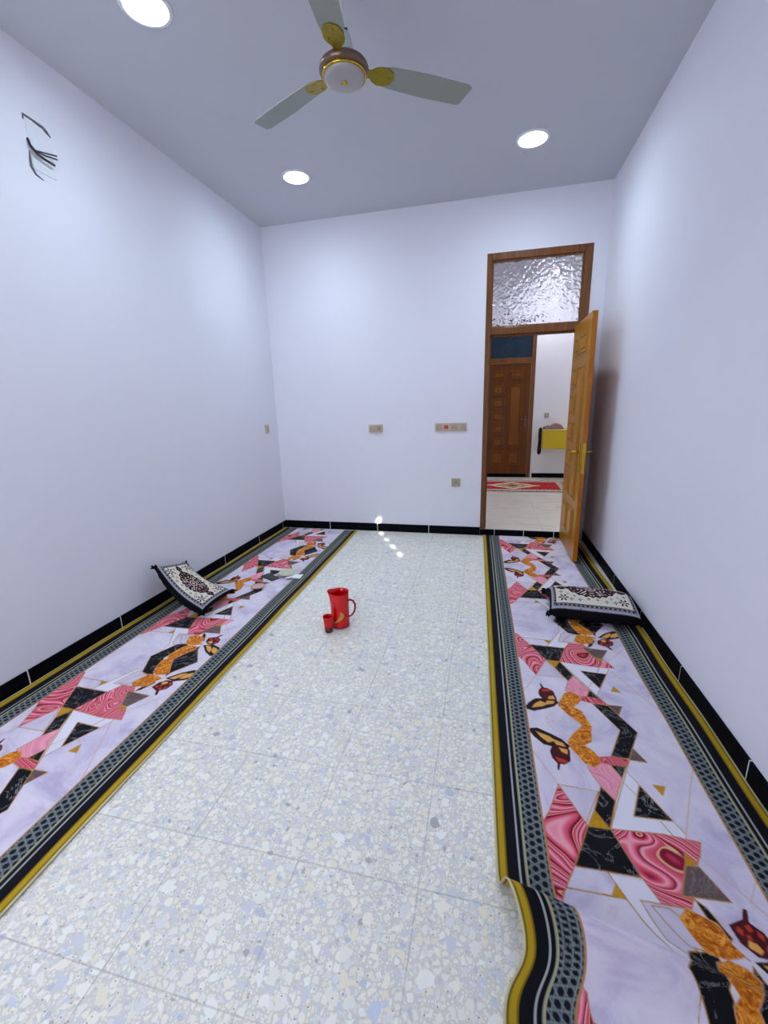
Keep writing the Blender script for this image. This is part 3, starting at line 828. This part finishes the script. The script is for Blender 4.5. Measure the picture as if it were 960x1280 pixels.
def make_runner(name, label, y0, y1, xl, xr, base, zfun, dxfun, vfun, dyfun=lambda U, Y: 0 * Y):
    ys = [y1]
    while ys[-1] > y0:
        y = ys[-1]; ys.append(y - (0.0030 + 0.0009 * max(0, y - 1.0)))
    ys = np.array(ys); n = len(ys); m = 300
    us = np.linspace(0, W, m)
    U, Y = np.meshgrid(us, ys)
    X = xl(Y) + (xr(Y) - xl(Y)) * U / W
    V = vfun(U, Y)                      # printed coordinate along the rug
    Z = zfun(U, Y)
    X = X + dxfun(U, Y)
    Yw = Y + dyfun(U, Y)
    # pattern lookup
    tt = np.abs(V - base) % (2 * PITCH); tt = np.where(tt > PITCH, 2 * PITCH - tt, tt)
    ui = np.clip(U * 1000, 0.5, 939.0); di = np.clip(tt * 1000, 0.5, 953.9)
    acc = 0; kin = 0
    for du in (-1.2, 0, 1.2):
        for d2 in (-1.3, 0, 1.3):
            a = np.clip((ui + du).astype(int), 0, 939); b = np.clip((di + d2).astype(int), 0, 954)
            s = FIELD[b, a]; acc = acc + s[..., :3] / 9; kin = kin + s[..., 3:] / 9
    bc = 0; ins = 0
    um = np.minimum(U, W - U) * 1000
    for du in (-1.1, 0, 1.1):
        for d2 in (-1.5, 0, 1.5):
            c, i = border(um + du, V * 1000 + d2)
            c[i] = 0
            bc = bc + c / 9; ins = ins + i[..., None] / 9.0
    colr = bc + acc * ins
    kin = kin * ins
    # mesh: top grid plus a skirt 4 mm deep
    verts = np.stack([X, Yw, Z], 2).reshape(-1, 3)
    idx = np.arange(n * m).reshape(n, m)
    q = np.stack([idx[:-1, :-1], idx[1:, :-1], idx[1:, 1:], idx[:-1, 1:]], 2).reshape(-1, 4)
    ring = np.concatenate([idx[0, :], idx[1:, -1], idx[-1, -2::-1], idx[-2:0:-1, 0]])
    low = verts[ring].copy(); low[:, 2] -= 0.0045
    k0 = len(verts); nr = len(ring)
    lo = k0 + np.arange(nr)
    sk = np.stack([ring, np.roll(ring, -1), np.roll(lo, -1), lo], 1)
    verts = np.concatenate([verts, low]); faces = np.concatenate([q, sk])
    me = bpy.data.meshes.new(name)
    me.vertices.add(len(verts)); me.vertices.foreach_set('co', verts.astype(np.float32).ravel())
    me.loops.add(len(faces) * 4); me.loops.foreach_set('vertex_index', faces.astype(np.int32).ravel())
    me.polygons.add(len(faces)); me.polygons.foreach_set('loop_start', np.arange(0, len(faces) * 4, 4, dtype=np.int32))
    me.update(calc_edges=True)
    me.polygons.foreach_set('use_smooth', np.ones(len(faces), bool))
    def attr(nm, data, typ):
        a = me.attributes.new(nm, typ, 'POINT')
        flat = data.reshape(-1, data.shape[-1])
        flat = np.concatenate([flat, flat[ring]])
        a.data.foreach_set('color' if typ == 'FLOAT_COLOR' else 'vector', flat.astype(np.float32).ravel())
    attr('weave', np.concatenate([colr, np.ones(colr.shape[:2] + (1,))], 2), 'FLOAT_COLOR')
    attr('kind', kin, 'FLOAT_COLOR')
    attr('flat', np.stack([U, V, np.zeros_like(U)], 2), 'FLOAT_VECTOR')
    me.materials.append(M['runner'])
    me.validate()
    o = link(name, me)
    return tag(o, label, 'rug', 'printed runner rugs')

def sstep(t):
    t = np.clip(t, 0, 1); return t * t * (3 - 2 * t)
BZ = 0.006
def z_right(U, Y):
    e = U / W
    z = BZ + 0.0012 * (1 + fractal(U * 2, Y * 1.3, 3) * 0.4)
    z = z + 0.010 * sstep((e - 0.93) / 0.07) * (0.6 + 0.4 * np.sin(Y * 5.1) * np.sin(Y * 2.3 + 1)) * sstep((3.4 - Y) / 0.4)
    crest = 0.950 - 0.15 * e
    s = (Y - crest)
    prof = np.where(s > 0, np.exp(-(s / 0.040) ** 2), np.exp(-(s / 0.062) ** 2))
    z = z + 0.122 * np.clip(1 - e / 0.95, 0, 1) ** 0.8 * prof
    s2 = Y - (0.66 - 0.1 * e)
    z = z + 0.035 * np.clip(1 - e / 0.9, 0, 1) * np.exp(-(s2 / 0.10) ** 2)
    return z
def dx_right(U, Y):
    e = U / W
    return 0.062 * np.exp(-((Y - 0.865) / 0.085) ** 2) * np.clip(1 - e / 0.9, 0, 1) + 0.004 * np.sin(Y * 6.3) * np.sin(Y * 2.1) * (e > 0.0) * e - 0.0
def dy_right(U, Y):
    """the top of the fold leans over towards the near end"""
    e = U / W
    s = Y - (0.965 - 0.17 * e)
    return -0.012 * np.clip(1 - e / 0.9, 0, 1) * np.exp(-(s / 0.055) ** 2)
def v_right(U, Y):
    e = U / W
    return Y - 0.30 * np.clip(1 - e / 0.72, 0, 1) * sstep((1.0 - Y) / 0.2)
xlR = lambda y: 0.09 - 0.0235 * y
xrR = lambda y: np.minimum(0.09 - 0.0235 * y + W + 0.004, 0.9735)
make_runner('runner_rug', 'printed runner rug along the right wall with a fold at its near end', 0.20, 4.540, xlR, xrR, 1.745, z_right, dx_right, v_right, dy_right)

def z_left(U, Y):
    e = 1 - U / W
    z = BZ + 0.0012 * (1 + fractal(U * 2, Y * 1.3, 5) * 0.4)
    return z + 0.010 * sstep((e - 0.93) / 0.07) * (0.6 + 0.4 * np.sin(Y * 4.3) * np.sin(Y * 2.7 + 2))
def dx_left(U, Y):
    e = 1 - U / W
    return 0.003 * np.sin(Y * 5.3) * np.sin(Y * 1.9) * (1 - e)
make_runner('runner_rug', 'printed runner rug along the left wall reaching the far wall', 0.20, 4.505, lambda y: -2.3215 + 0 * y, lambda y: -1.302 - 0.0245 * y, 0.886, z_left, dx_left, lambda U, Y: Y)

# ================================================================ cushions
def face_colour(S, Tn, sx, sy, seed):
    """S,Tn in [-1,1] over the woven face; sx, sy its half sizes in m -> (N,3)"""
    def C(*c): return np.array(rgb(*c)[:3], np.float32)
    out = np.zeros(S.shape + (3,), np.float32); out[:] = C(226, 220, 204)
    x = S * sx; y = Tn * sy
    ed = np.minimum(sx - np.abs(x), sy - np.abs(y))
    # corner and scattered flowers
    r = np.random.RandomState(seed)
    dk, wine = C(38, 26, 34), C(112, 60, 72)
    def flower(cx, cy, R, pet=6):
        d = np.hypot(x - cx, y - cy); a = np.arctan2(y - cy, x - cx)
        m = d < R * (0.62 + 0.38 * np.cos(pet * a))
        out[m] = dk
        out[(d < R * 0.36) & (d > R * 0.16)] = C(214, 204, 190)
        out[d < R * 0.16] = wine
    for qx in (-1, 1):
        for qy in (-1, 1):
            flower(qx * sx * 0.69, qy * sy * 0.60, 0.034)
            for (fx, fy, rr) in ((0.50, 0.66, 0.014), (0.42, 0.50, 0.011), (0.30, 0.66, 0.013), (0.74, 0.30, 0.013), (0.10, 0.60, 0.012), (0.58, 0.40, 0.010)):
                flower(qx * sx * fx, qy * sy * fy, rr, 4)
    # medallion
    ax = np.abs(x) / sx; ay = np.abs(y) / sy
    lim = 0.50 * np.clip(1 - (ax / 0.60) ** 2, 0, 1) ** 0.6 + 0.03 * np.cos(ax * 40)
    lim = np.maximum(lim, 0.17 * np.clip(1 - np.abs(ax - 0.70) / 0.16, 0, 1) ** 0.7)
    lim = np.maximum(lim, np.where(ax < 0.72, 0.05, 0))
    med = ay < lim
    out[med] = C(44, 26, 28)
    inner = ay < lim - 0.08
    ph = np.sin(38 * ax + 3 * np.sin(11 * ay)) * np.cos(20 * ay + 2.5 * np.sin(13 * ax))
    out[inner & (ph > 0.45)] = C(216, 204, 190)
    out[inner & (ph < -0.72)] = C(128, 62, 78)
    d0 = np.hypot(x, y)
    out[(d0 < 0.030)] = C(206, 192, 182); out[(d0 < 0.022)] = C(110, 44, 56); out[(d0 < 0.010)] = C(220, 208, 196)
    # border: grey band with dark dashes
    out[ed < 0.032] = C(140, 140, 148)
    s_al = np.where((sx - np.abs(x)) < (sy - np.abs(y)), y, x)
    dash = (np.abs((s_al / 0.026) % 1 - 0.5) < 0.28) & (np.abs(ed - 0.023) < 0.005)
    out[dash] = C(38, 38, 46)
    out[np.abs(ed - 0.031) < 0.002] = C(40, 38, 44)
    out[ed < 0.012] = C(168, 168, 180)
    out[ed < 0.004] = C(40, 40, 48)
    return out

def superz(s, t, p=5.0, k=0.38):
    return (np.clip(1 - np.abs(s) ** p, 0, 1) * np.clip(1 - np.abs(t) ** p, 0, 1)) ** k

def make_cushion(label, corners, up, sag, thick, bottom, seed, crest=0.0):
    """corners: A(s-,t-), B(s+,t-), C(s+,t+), D(s-,t+) of the mid surface; up: unit normal of the woven face"""
    A, B, C_, D = [np.array(c, float) for c in corners]
    up = np.array(up, float); up /= np.linalg.norm(up)
    base = (A + B + C_ + D) / 4
    root = empty('cushion', tuple(base), label, 'cushion', 'woven floor cushions')
    def mid(s, t):
        s1 = (s[..., None] + 1) / 2; t1 = (t[..., None] + 1) / 2
        pin = 1 - 0.05 * np.cos(t * PI / 2)[..., None] * (np.abs(s)[..., None] ** 3)   # slightly drawn-in sides
        p = A * (1 - s1) * (1 - t1) + B * s1 * (1 - t1) + C_ * s1 * t1 + D * (1 - s1) * t1
        p = base + (p - base) * pin
        g = sag * (1 - s ** 2) + crest * (1 - np.abs(t) ** 1.35)
        return p + up * g[..., None]
    def grid(name, n, m, fn, mat, colour=None):
        s, t = np.meshgrid(np.linspace(-1, 1, n), np.linspace(-1, 1, m))
        P = fn(s, t) - base
        me = bpy.data.meshes.new(name)
        idx = np.arange(n * m).reshape(m, n)
        q = np.stack([idx[:-1, :-1], idx[:-1, 1:], idx[1:, 1:], idx[1:, :-1]], 2).reshape(-1, 4)
        me.from_pydata([tuple(v) for v in P.reshape(-1, 3)], [], [tuple(v) for v in q.tolist()])
        for pl in me.polygons: pl.use_smooth = True
        if colour is not None:
            c = colour(s, t)
            a = me.attributes.new('weave', 'FLOAT_COLOR', 'POINT')
            a.data.foreach_set('color', np.concatenate([c, np.ones(c.shape[:2] + (1,))], 2).astype(np.float32).ravel())
        me.materials.append(mat)
        return link(name, me, root)
    # body: closed shell
    n = 56
    bm = bmesh.new()
    g = np.sin(np.linspace(-PI / 2, PI / 2, n))
    s, t = np.meshgrid(g, g)
    nz = 0.004 * fractal(s * 9, t * 9, seed)
    rim = (np.maximum(np.abs(s), np.abs(t)) ** 8)
    def keep(P):
        P[..., 0] = np.clip(P[..., 0], XL + 0.012, XR - 0.012)
        P[..., 2] = np.maximum(P[..., 2], np.where(P[..., 0] > 0.86, 0.0215, 0.0125))
        return P
    top = mid(s, t) + up * ((thick * superz(s, t) + nz * rim)[..., None])
    bot = mid(s, t) - up * ((bottom * superz(s, t) - nz * rim)[..., None])
    top, bot = keep(top), keep(bot)
    vt = [[bm.verts.new(top[i, j] - base) for j in range(n)] for i in range(n)]
    vb = [[vt[i][j] if i in (0, n - 1) or j in (0, n - 1) else bm.verts.new(bot[i, j] - base) for j in range(n)] for i in range(n)]
    for i in range(n - 1):
        for j in range(n - 1):
            bm.faces.new((vt[i][j], vt[i][j + 1], vt[i + 1][j + 1], vt[i + 1][j])).smooth = True
            bm.faces.new((vb[i][j], vb[i + 1][j], vb[i + 1][j + 1], vb[i][j + 1])).smooth = True
    me = bpy.data.meshes.new('cushion_body'); bm.to_mesh(me); bm.free(); me.materials.append(M['pile'])
    link('cushion_body', me, root)
    # woven face
    fl = 0.97
    sx = np.linalg.norm((B + C_ - A - D) / 2) / 2 * fl; sy = np.linalg.norm((C_ + D - A - B) / 2) / 2 * fl
    grid('woven_face', 230, 170, lambda a, b: mid(a * fl, b * fl) + up * (thick * superz(a * fl, b * fl) + 0.0035)[..., None], M['weave'],
         lambda a, b: face_colour(a, b, sx, sy, seed))
    # fuzzy corner tufts
    r = random.Random(seed)
    for (cs, ct) in ((-1, -1), (1, -1), (1, 1), (-1, 1)):
        c = mid(np.array([cs * 0.985]), np.array([ct * 0.985]))[0]
        tb = MB()
        for k in range(16):
            d = Vector(c - base).normalized() * r.uniform(0.006, 0.018) + Vector([r.uniform(-.016, .016) for _ in range(3)])
            b0 = Vector(c) + Vector([r.uniform(-.012, .012) for _ in range(3)])
            p2 = b0 + d
            b0.z = max(b0.z, 0.018); p2.z = max(p2.z, 0.016)
            p2.x = min(max(p2.x, XL + 0.012), XR - 0.012); b0.x = min(max(b0.x, XL + 0.012), XR - 0.012)
            tb.tube([b0, (b0 + p2) / 2 + Vector((0, 0, r.uniform(0, .006))), p2], [.0075, .006, .003], 6)
        tb.build('corner_tuft', M['pile'], root)
    return root
make_cushion('woven black edged cushion propped slanting against the left wall',
             ((-2.268, 2.385, 0.322), (-1.842, 2.270, 0.070), (-1.848, 2.630, 0.064), (-2.272, 2.690, 0.240)), (0.50, -0.10, 0.86), -0.056, 0.052, 0.056, 21)
make_cushion('woven black edged cushion lying flat beside the right wall near the open door',
             ((0.425, 2.690, 0.066), (0.950, 2.635, 0.072), (0.968, 3.050, 0.034), (0.440, 3.090, 0.034)), (0.0, 0.02, 1.0), 0.0, 0.062, 0.058, 33, 0.055)

# ================================================================ jug and cup
JX, JY = -0.902, 2.405
jug = empty('jug', (JX, JY, 0), 'red plastic water jug with a handle standing on the terrazzo floor', 'jug')
def spout(p, a):
    z = p.z
    k = max(0, (z - 0.17) / 0.07)
    d = math.cos(a - PI * 1.02)
    if d > 0.72 and k > 0:
        w = ((d - 0.72) / 0.28) ** 1.3
        p = Vector((p.x * (1 + 0.26 * w * k ** 1.5), p.y * (1 + 0.26 * w * k ** 1.5), p.z + 0.004 * w * k))
    # the rim rises towards the back
    return p
outer = [(0.0, 0.002), (0.050, 0.002), (0.0555, 0.005), (0.0575, 0.012), (0.0580, 0.04), (0.0590, 0.10), (0.0600, 0.16), (0.0608, 0.205), (0.0616, 0.232), (0.0622, 0.240)]
inner = [(0.0600, 0.239), (0.0588, 0.205), (0.0580, 0.16), (0.0565, 0.10), (0.0555, 0.04), (0.053, 0.010), (0.0, 0.008)]
MB().lathe(outer + inner, (JX, JY, 0), 64, 0, spout).build('jug_body', M['red_plastic'], jug)
hd = [(JX + 0.060, JY - .008, 0.190), (JX + 0.078, JY - .012, 0.195), (JX + 0.098, JY - .015, 0.190), (JX + 0.110, JY - .017, 0.170), (JX + 0.110, JY - .017, 0.145), (JX + 0.102, JY - .016, 0.115), (JX + 0.086, JY - .014, 0.090), (JX + 0.070, JY - .011, 0.078), (JX + 0.056, JY - .008, 0.074)]
tag(MB().tube(hd, [.009, .0085, .008, .008, .008, .0078, .0075, .0075, .008], 12, 0, True, 0.75).build('handle', M['jug_handle'], jug), 'dark red loop handle')
MB().lathe([(0.0582, 0.003), (0.0596, 0.006), (0.0596, 0.011), (0.0584, 0.014)], (JX, JY, 0), 64).build('foot_ring', M['jug_handle'], jug)
# crescent print wrapped on the front
cr = MB()
N = 22
vo = []
for k in range(N + 1):
    t = k / N
    ang0 = -1.21 + (-0.80 * (1 - t) ** 2 + 2 * t * (1 - t) * 0.62 + 0.0 * t * t)
    wd = 0.26 * math.sin(PI * min(1, t * 0.96 + 0.02)) ** 0.8
    z = 0.042 + 0.082 * t
    R = 0.0600 + 0.0080 * max(0, z - 0.04)
    a0, a1 = ang0 - wd, ang0 + wd * 0.9
    vo.append([cr.bm.verts.new((JX + R * math.cos(a0 + (a1 - a0) * q / 5), JY + R * math.sin(a0 + (a1 - a0) * q / 5), z)) for q in range(6)])
for r0, r1 in zip(vo, vo[1:]):
    for q in range(5):
        cr.bm.faces.new((r0[q], r0[q + 1], r1[q + 1], r1[q])).smooth = True
tag(cr.build('crescent_print', M['yellow_print'], jug), 'yellow crescent print')

CX, CY = -0.950, 2.312
cup = empty('cup', (CX, CY, 0), 'small red plastic tumbler standing in front of the red jug', 'cup')
MB().lathe([(0.0268, 0.040), (0.030, 0.075), (0.0325, 0.102), (0.0340, 0.110), (0.0320, 0.110), (0.0300, 0.100), (0.0265, 0.060), (0.025, 0.042), (0.0268, 0.040)], (CX, CY, 0), 48).build('cup_wall', M['red_plastic'], cup)
tag(MB().lathe([(0, 0.001), (0.0225, 0.001), (0.0240, 0.004), (0.0268, 0.0402), (0.0252, 0.0402), (0.0225, 0.008), (0, 0.007)], (CX, CY, 0), 48).build('cup_base', M['red_in'], cup), 'dark red lower part')

# ================================================================ small things on the left runner
RZ = 0.0095
ph = empty('phone', (-1.752, 3.045, RZ), 'black mobile phone lying on the left runner beside the green dish', 'phone')
rotz = Matrix.Translation((-1.752, 3.045, RZ)) @ Matrix.Rotation(math.radians(-28), 4, 'Z')
MB().box(-.080, .080, -.039, .039, 0.0, .011, 0, .004).xform(rotz).build('phone_body', M['phone'], ph)
MB().box(-.074, .074, -.035, .035, .0108, .0118, 0, .0004).xform(rotz).build('screen', M['phone_glass'], ph)
def dish(name, c, R, h, mat, label, rim=None, tilt=0.0):
    r = empty(name, c, label, 'dish')
    mb = MB().lathe([(0, 0.001), (R * .55, 0.001), (R * .62, .004), (R * .9, h * .7), (R, h), (R * .985, h + .0015), (R * .88, h * .75), (R * .58, .006), (0, .0055)], c, 48)
    mb.build('dish_body', M[mat], r)
    if rim:
        MB().lathe([(R * .985, h - .0005), (R * 1.012, h + .001), (R * .985, h + .003), (R * .965, h + .001), (R * .985, h - .0005)], c, 48).build('rim', M[rim], r)
    return r
dish('dish', (-1.632, 3.135, RZ), 0.078, 0.022, 'green_dish', 'shallow pale green round dish on the left runner beyond the phone')
dish('dish', (-1.745, 2.835, RZ), 0.055, 0.016, 'pink_dish', 'small pinkish dish with brown rim on the left runner near the cushion', 'pink_rim')
ts = MB()
r = random.Random(5)
n, m = 14, 9
vs = []
for i in range(n):
    row = []
    for j in range(m):
        a, b = i / (n - 1) - .5, j / (m - 1) - .5
        row.append(ts.bm.verts.new((-1.548 + a * .12 + r.uniform(-.004, .004), 3.085 + b * .085 + a * .03 + r.uniform(-.004, .004), RZ + .004 + .018 * (0.25 - a * a) * 2 * (0.6 + 0.4 * math.sin(9 * a + 7 * b)) + r.uniform(0, .006))))
    vs.append(row)
for i in range(n - 1):
    for j in range(m - 1):
        ts.bm.faces.new((vs[i][j], vs[i][j + 1], vs[i + 1][j + 1], vs[i + 1][j])).smooth = True
o = ts.build('tissue', M['tissue'])
so = o.modifiers.new('thick', 'SOLIDIFY'); so.thickness = 0.0015
tag(o, 'crumpled white tissue on the left runner beside the pale green dish', 'tissue')

# ================================================================ hall: red rug, yellow wall cabinet with scarf and bag
def hall_rug():
    x0, x1, y0, y1 = -0.42, 1.26, 6.66, 7.60
    n, m = 420, 236
    u, v = np.meshgrid(np.linspace(-1, 1, n), np.linspace(-1, 1, m))
    def C(*c): return np.array(rgb(*c)[:3], np.float32)
    col = np.zeros(u.shape + (3,), np.float32); col[:] = C(186, 16, 28)
    hx, hy = (x1 - x0) / 2, (y1 - y0) / 2
    ed = np.minimum(hx - np.abs(u) * hx, hy - np.abs(v) * hy)
    # medallion
    ww = 0.05 * np.cos(np.arctan2(v, u) * 8)
    d = np.abs(u) / 0.50 + np.abs(v) / 0.66
    col[d < 1.0 + ww] = C(226, 206, 168); col[d < 0.62 + ww] = C(120, 48, 36); col[d < 0.48] = C(214, 186, 140); col[d < 0.30] = C(150, 26, 30)
    # spandrels
    cs = (1 - np.abs(u)) / 0.36 + (1 - np.abs(v)) / 0.62
    col[cs < 1.0] = C(104, 58, 34); col[(cs < 0.86)] = C(216, 190, 146); col[cs < 0.6] = C(120, 64, 40)
    col[ed < 0.150] = C(222, 208, 184)
    fl = np.sin(u * hx * 60) * np.sin(v * hy * 60)
    col[(ed < 0.135) & (ed > 0.06) & (fl > 0.25)] = C(128, 70, 56)
    col[(ed < 0.155) & (ed > 0.142)] = C(86, 30, 28)
    col[ed < 0.050] = C(90, 34, 30); col[ed < 0.030] = C(224, 214, 196); col[ed < 0.010] = C(80, 40, 34)
    z = HZ + 0.009 + 0 * u
    P = np.stack([(x0 + x1) / 2 + u * hx, (y0 + y1) / 2 + v * hy, z], 2).reshape(-1, 3)
    idx = np.arange(n * m).reshape(m, n)
    q = np.stack([idx[:-1, :-1], idx[:-1, 1:], idx[1:, 1:], idx[1:, :-1]], 2).reshape(-1, 4)
    ring = np.concatenate([idx[0, :], idx[1:, -1], idx[-1, -2::-1], idx[-2:0:-1, 0]])
    low = P[ring].copy(); low[:, 2] -= 0.008
    lo = len(P) + np.arange(len(ring))
    sk = np.stack([lo, np.roll(lo, -1), np.roll(ring, -1), ring], 1)
    me = bpy.data.meshes.new('hall_rug')
    me.from_pydata(np.concatenate([P, low]).tolist(), [], np.concatenate([q, sk]).tolist())
    a = me.attributes.new('weave', 'FLOAT_COLOR', 'POINT')
    c = np.concatenate([col, np.ones(col.shape[:2] + (1,))], 2).reshape(-1, 4)
    a.data.foreach_set('color', np.concatenate([c, c[ring]]).astype(np.float32).ravel())
    me.materials.append(M['hall_rug'])
    return tag(link('hall_rug', me), 'red oriental rug with cream medallion on the hall floor', 'rug')
hall_rug()
cb0, cb1, cy0, cz0, cz1 = 0.905, 1.75, 7.68, 0.60, 0.925
cab = empty('wall_cabinet', ((cb0 + cb1) / 2, HY, cz0), 'yellow wall cabinet on the hall wall behind the open door', 'cabinet')
cbm = MB().box(cb0, cb1, cy0 + 0.018, HY, cz0, cz1 - 0.018, 0, 0.002)
cbm.build('carcass', M['yellow_box'], cab)
MB().box(cb0 - .006, cb1 + .006, cy0 - 0.004, HY, cz1 - 0.018, cz1, 0, 0.003).build('cabinet_top', M['yellow_top'], cab)
for a, b in ((cb0 + .004, (cb0 + cb1) / 2 - .002), ((cb0 + cb1) / 2 + .002, cb1 - .004)):
    fp = MB().box(a, b, cy0, cy0 + 0.018, cz0 + 0.003, cz1 - 0.022, 0, 0.003).build('front_panel', M['yellow_box'], cab)
# scarf on top
sf = MB()
rs = random.Random(11)
def blob(mb, c, r, n=18, m=10, seed=1, flat=1.0):
    q = random.Random(seed)
    ph1, ph2 = q.uniform(0, 6), q.uniform(0, 6)
    prof = []
    rings = []
    for i in range(m + 1):
        th = PI / 2 * i / m
        ring = []
        for k in range(n):
            a = 2 * PI * k / n
            rr = 1 + .10 * math.sin(3 * a + ph1 + 2 * th) + .07 * math.sin(5 * a + ph2 - 4 * th)
            ring.append(mb.bm.verts.new((c[0] + r[0] * rr * math.cos(a) * math.cos(th), c[1] + r[1] * rr * math.sin(a) * math.cos(th), c[2] + r[2] * math.sin(th) * (1 + .06 * math.sin(4 * a + ph2)))))
        rings.append(ring)
    for r0, r1 in zip(rings, rings[1:]):
        for k in range(n):
            f = mb.bm.faces.new((r0[k], r0[(k + 1) % n], r1[(k + 1) % n], r1[k])); f.smooth = True
    f = mb.bm.faces.new(rings[0][::-1]); f = mb.bm.faces.new(rings[-1])
blob(sf, (1.12, 7.83, cz1 + .001), (0.115, 0.10, 0.088), 28, 10, 4)
blob(sf, (0.985, 7.82, cz1 + .001), (0.080, 0.09, 0.060), 24, 8, 8)
o = sf.build('scarf', M['scarf'])
tag(o, 'brown and white scarf bundled on top of the yellow hall cabinet', 'scarf')
# black bag hanging on the cabinet's left end
bg = MB()
pts = [(0.878, 7.78, 0.955), (0.872, 7.78, 0.93), (0.868, 7.78, 0.86), (0.872, 7.78, 0.74), (0.868, 7.78, 0.64), (0.870, 7.78, 0.56), (0.866, 7.78, 0.515), (0.868, 7.78, 0.50)]
bg.tube(pts, [.012, .030, .026, .024, .027, .033, .026, .010], 16)
bag = bg.build('hanging_bag', M['black_cloth'])
tag(bag, 'black cloth bag hanging at the left end of the yellow hall cabinet', 'bag')

# ================================================================ sun, added fill light and sky
az = Vector((-0.46916, 0.88312, 0)); el = math.radians(25)
d = (az * math.cos(el) + Vector((0, 0, -math.sin(el)))).normalized()
sun = bpy.data.lights.new('sun', 'SUN'); sun.energy = 18.0; sun.angle = math.radians(0.6); sun.color = (1.0, 0.93, 0.76)
so_ = bpy.data.objects.new('sun', sun); COL.objects.link(so_)
so_.rotation_euler = d.to_track_quat('-Z', 'Y').to_euler(); so_.location = (6, -8, 8)
dl = bpy.data.lights.new('fill_light', 'AREA'); dl.shape = 'RECTANGLE'; dl.size = vx1 - vx0 - .14; dl.size_y = vz1 - vz0 - .14  # fill lamp added on the room side of the covered opening
dl.energy = FILL; dl.color = (0.93, 0.93, 1.0)
dlo = bpy.data.objects.new('fill_light', dl); COL.objects.link(dlo)
dlo.location = ((vx0 + vx1) / 2, YF - 0.045, (vz0 + vz1) / 2); dlo.rotation_euler = (PI / 2, 0, 0)
w = bpy.data.worlds.new('World'); sc.world = w; w.use_nodes = True
bgN = w.node_tree.nodes['Background']
sky = w.node_tree.nodes.new('ShaderNodeTexSky'); sky.sky_type = 'NISHITA'; sky.sun_disc = False
sky.sun_elevation = el
w.node_tree.links.new(sky.outputs[0], bgN.inputs[0]); bgN.inputs[1].default_value = 0.15

# ================================================================ camera
yaw, pitch, roll, F = -0.23967043, -0.24567538, -0.02839107, 533.639
cyw, syw, cp, sp = math.cos(yaw), math.sin(yaw), math.cos(pitch), math.sin(pitch)
fv = Vector((syw * cp, cyw * cp, sp)); rv = Vector((cyw, -syw, 0)); uv = rv.cross(fv)
cr_, sr_ = math.cos(roll), math.sin(roll)
r2 = rv * cr_ + uv * sr_; u2 = -rv * sr_ + uv * cr_
cam = bpy.data.cameras.new('camera'); co = bpy.data.objects.new('camera', cam); COL.objects.link(co)
mw = Matrix((( r2.x, u2.x, -fv.x, 0), (r2.y, u2.y, -fv.y, 0), (r2.z, u2.z, -fv.z, CAM_Z), (0, 0, 0, 1)))
co.matrix_world = mw
cam.sensor_fit = 'VERTICAL'; cam.sensor_height = 36.0; cam.sensor_width = 27.0
cam.lens = F / 1280 * 36.0
cam.clip_start = 0.02
sc.camera = co

vs_ = sc.view_settings
sc.display_settings.display_device = 'sRGB'
vs_.view_transform = 'Standard'; vs_.look = 'None'; vs_.exposure = 0.43; vs_.gamma = 1.0; vs_.use_curve_mapping = False
try:
    sc.cycles.max_bounces = 12; sc.cycles.diffuse_bounces = 8; sc.cycles.transmission_bounces = 8
    sc.cycles.use_denoising = True
    sc.cycles.sample_clamp_indirect = 6.0
except Exception:
    pass
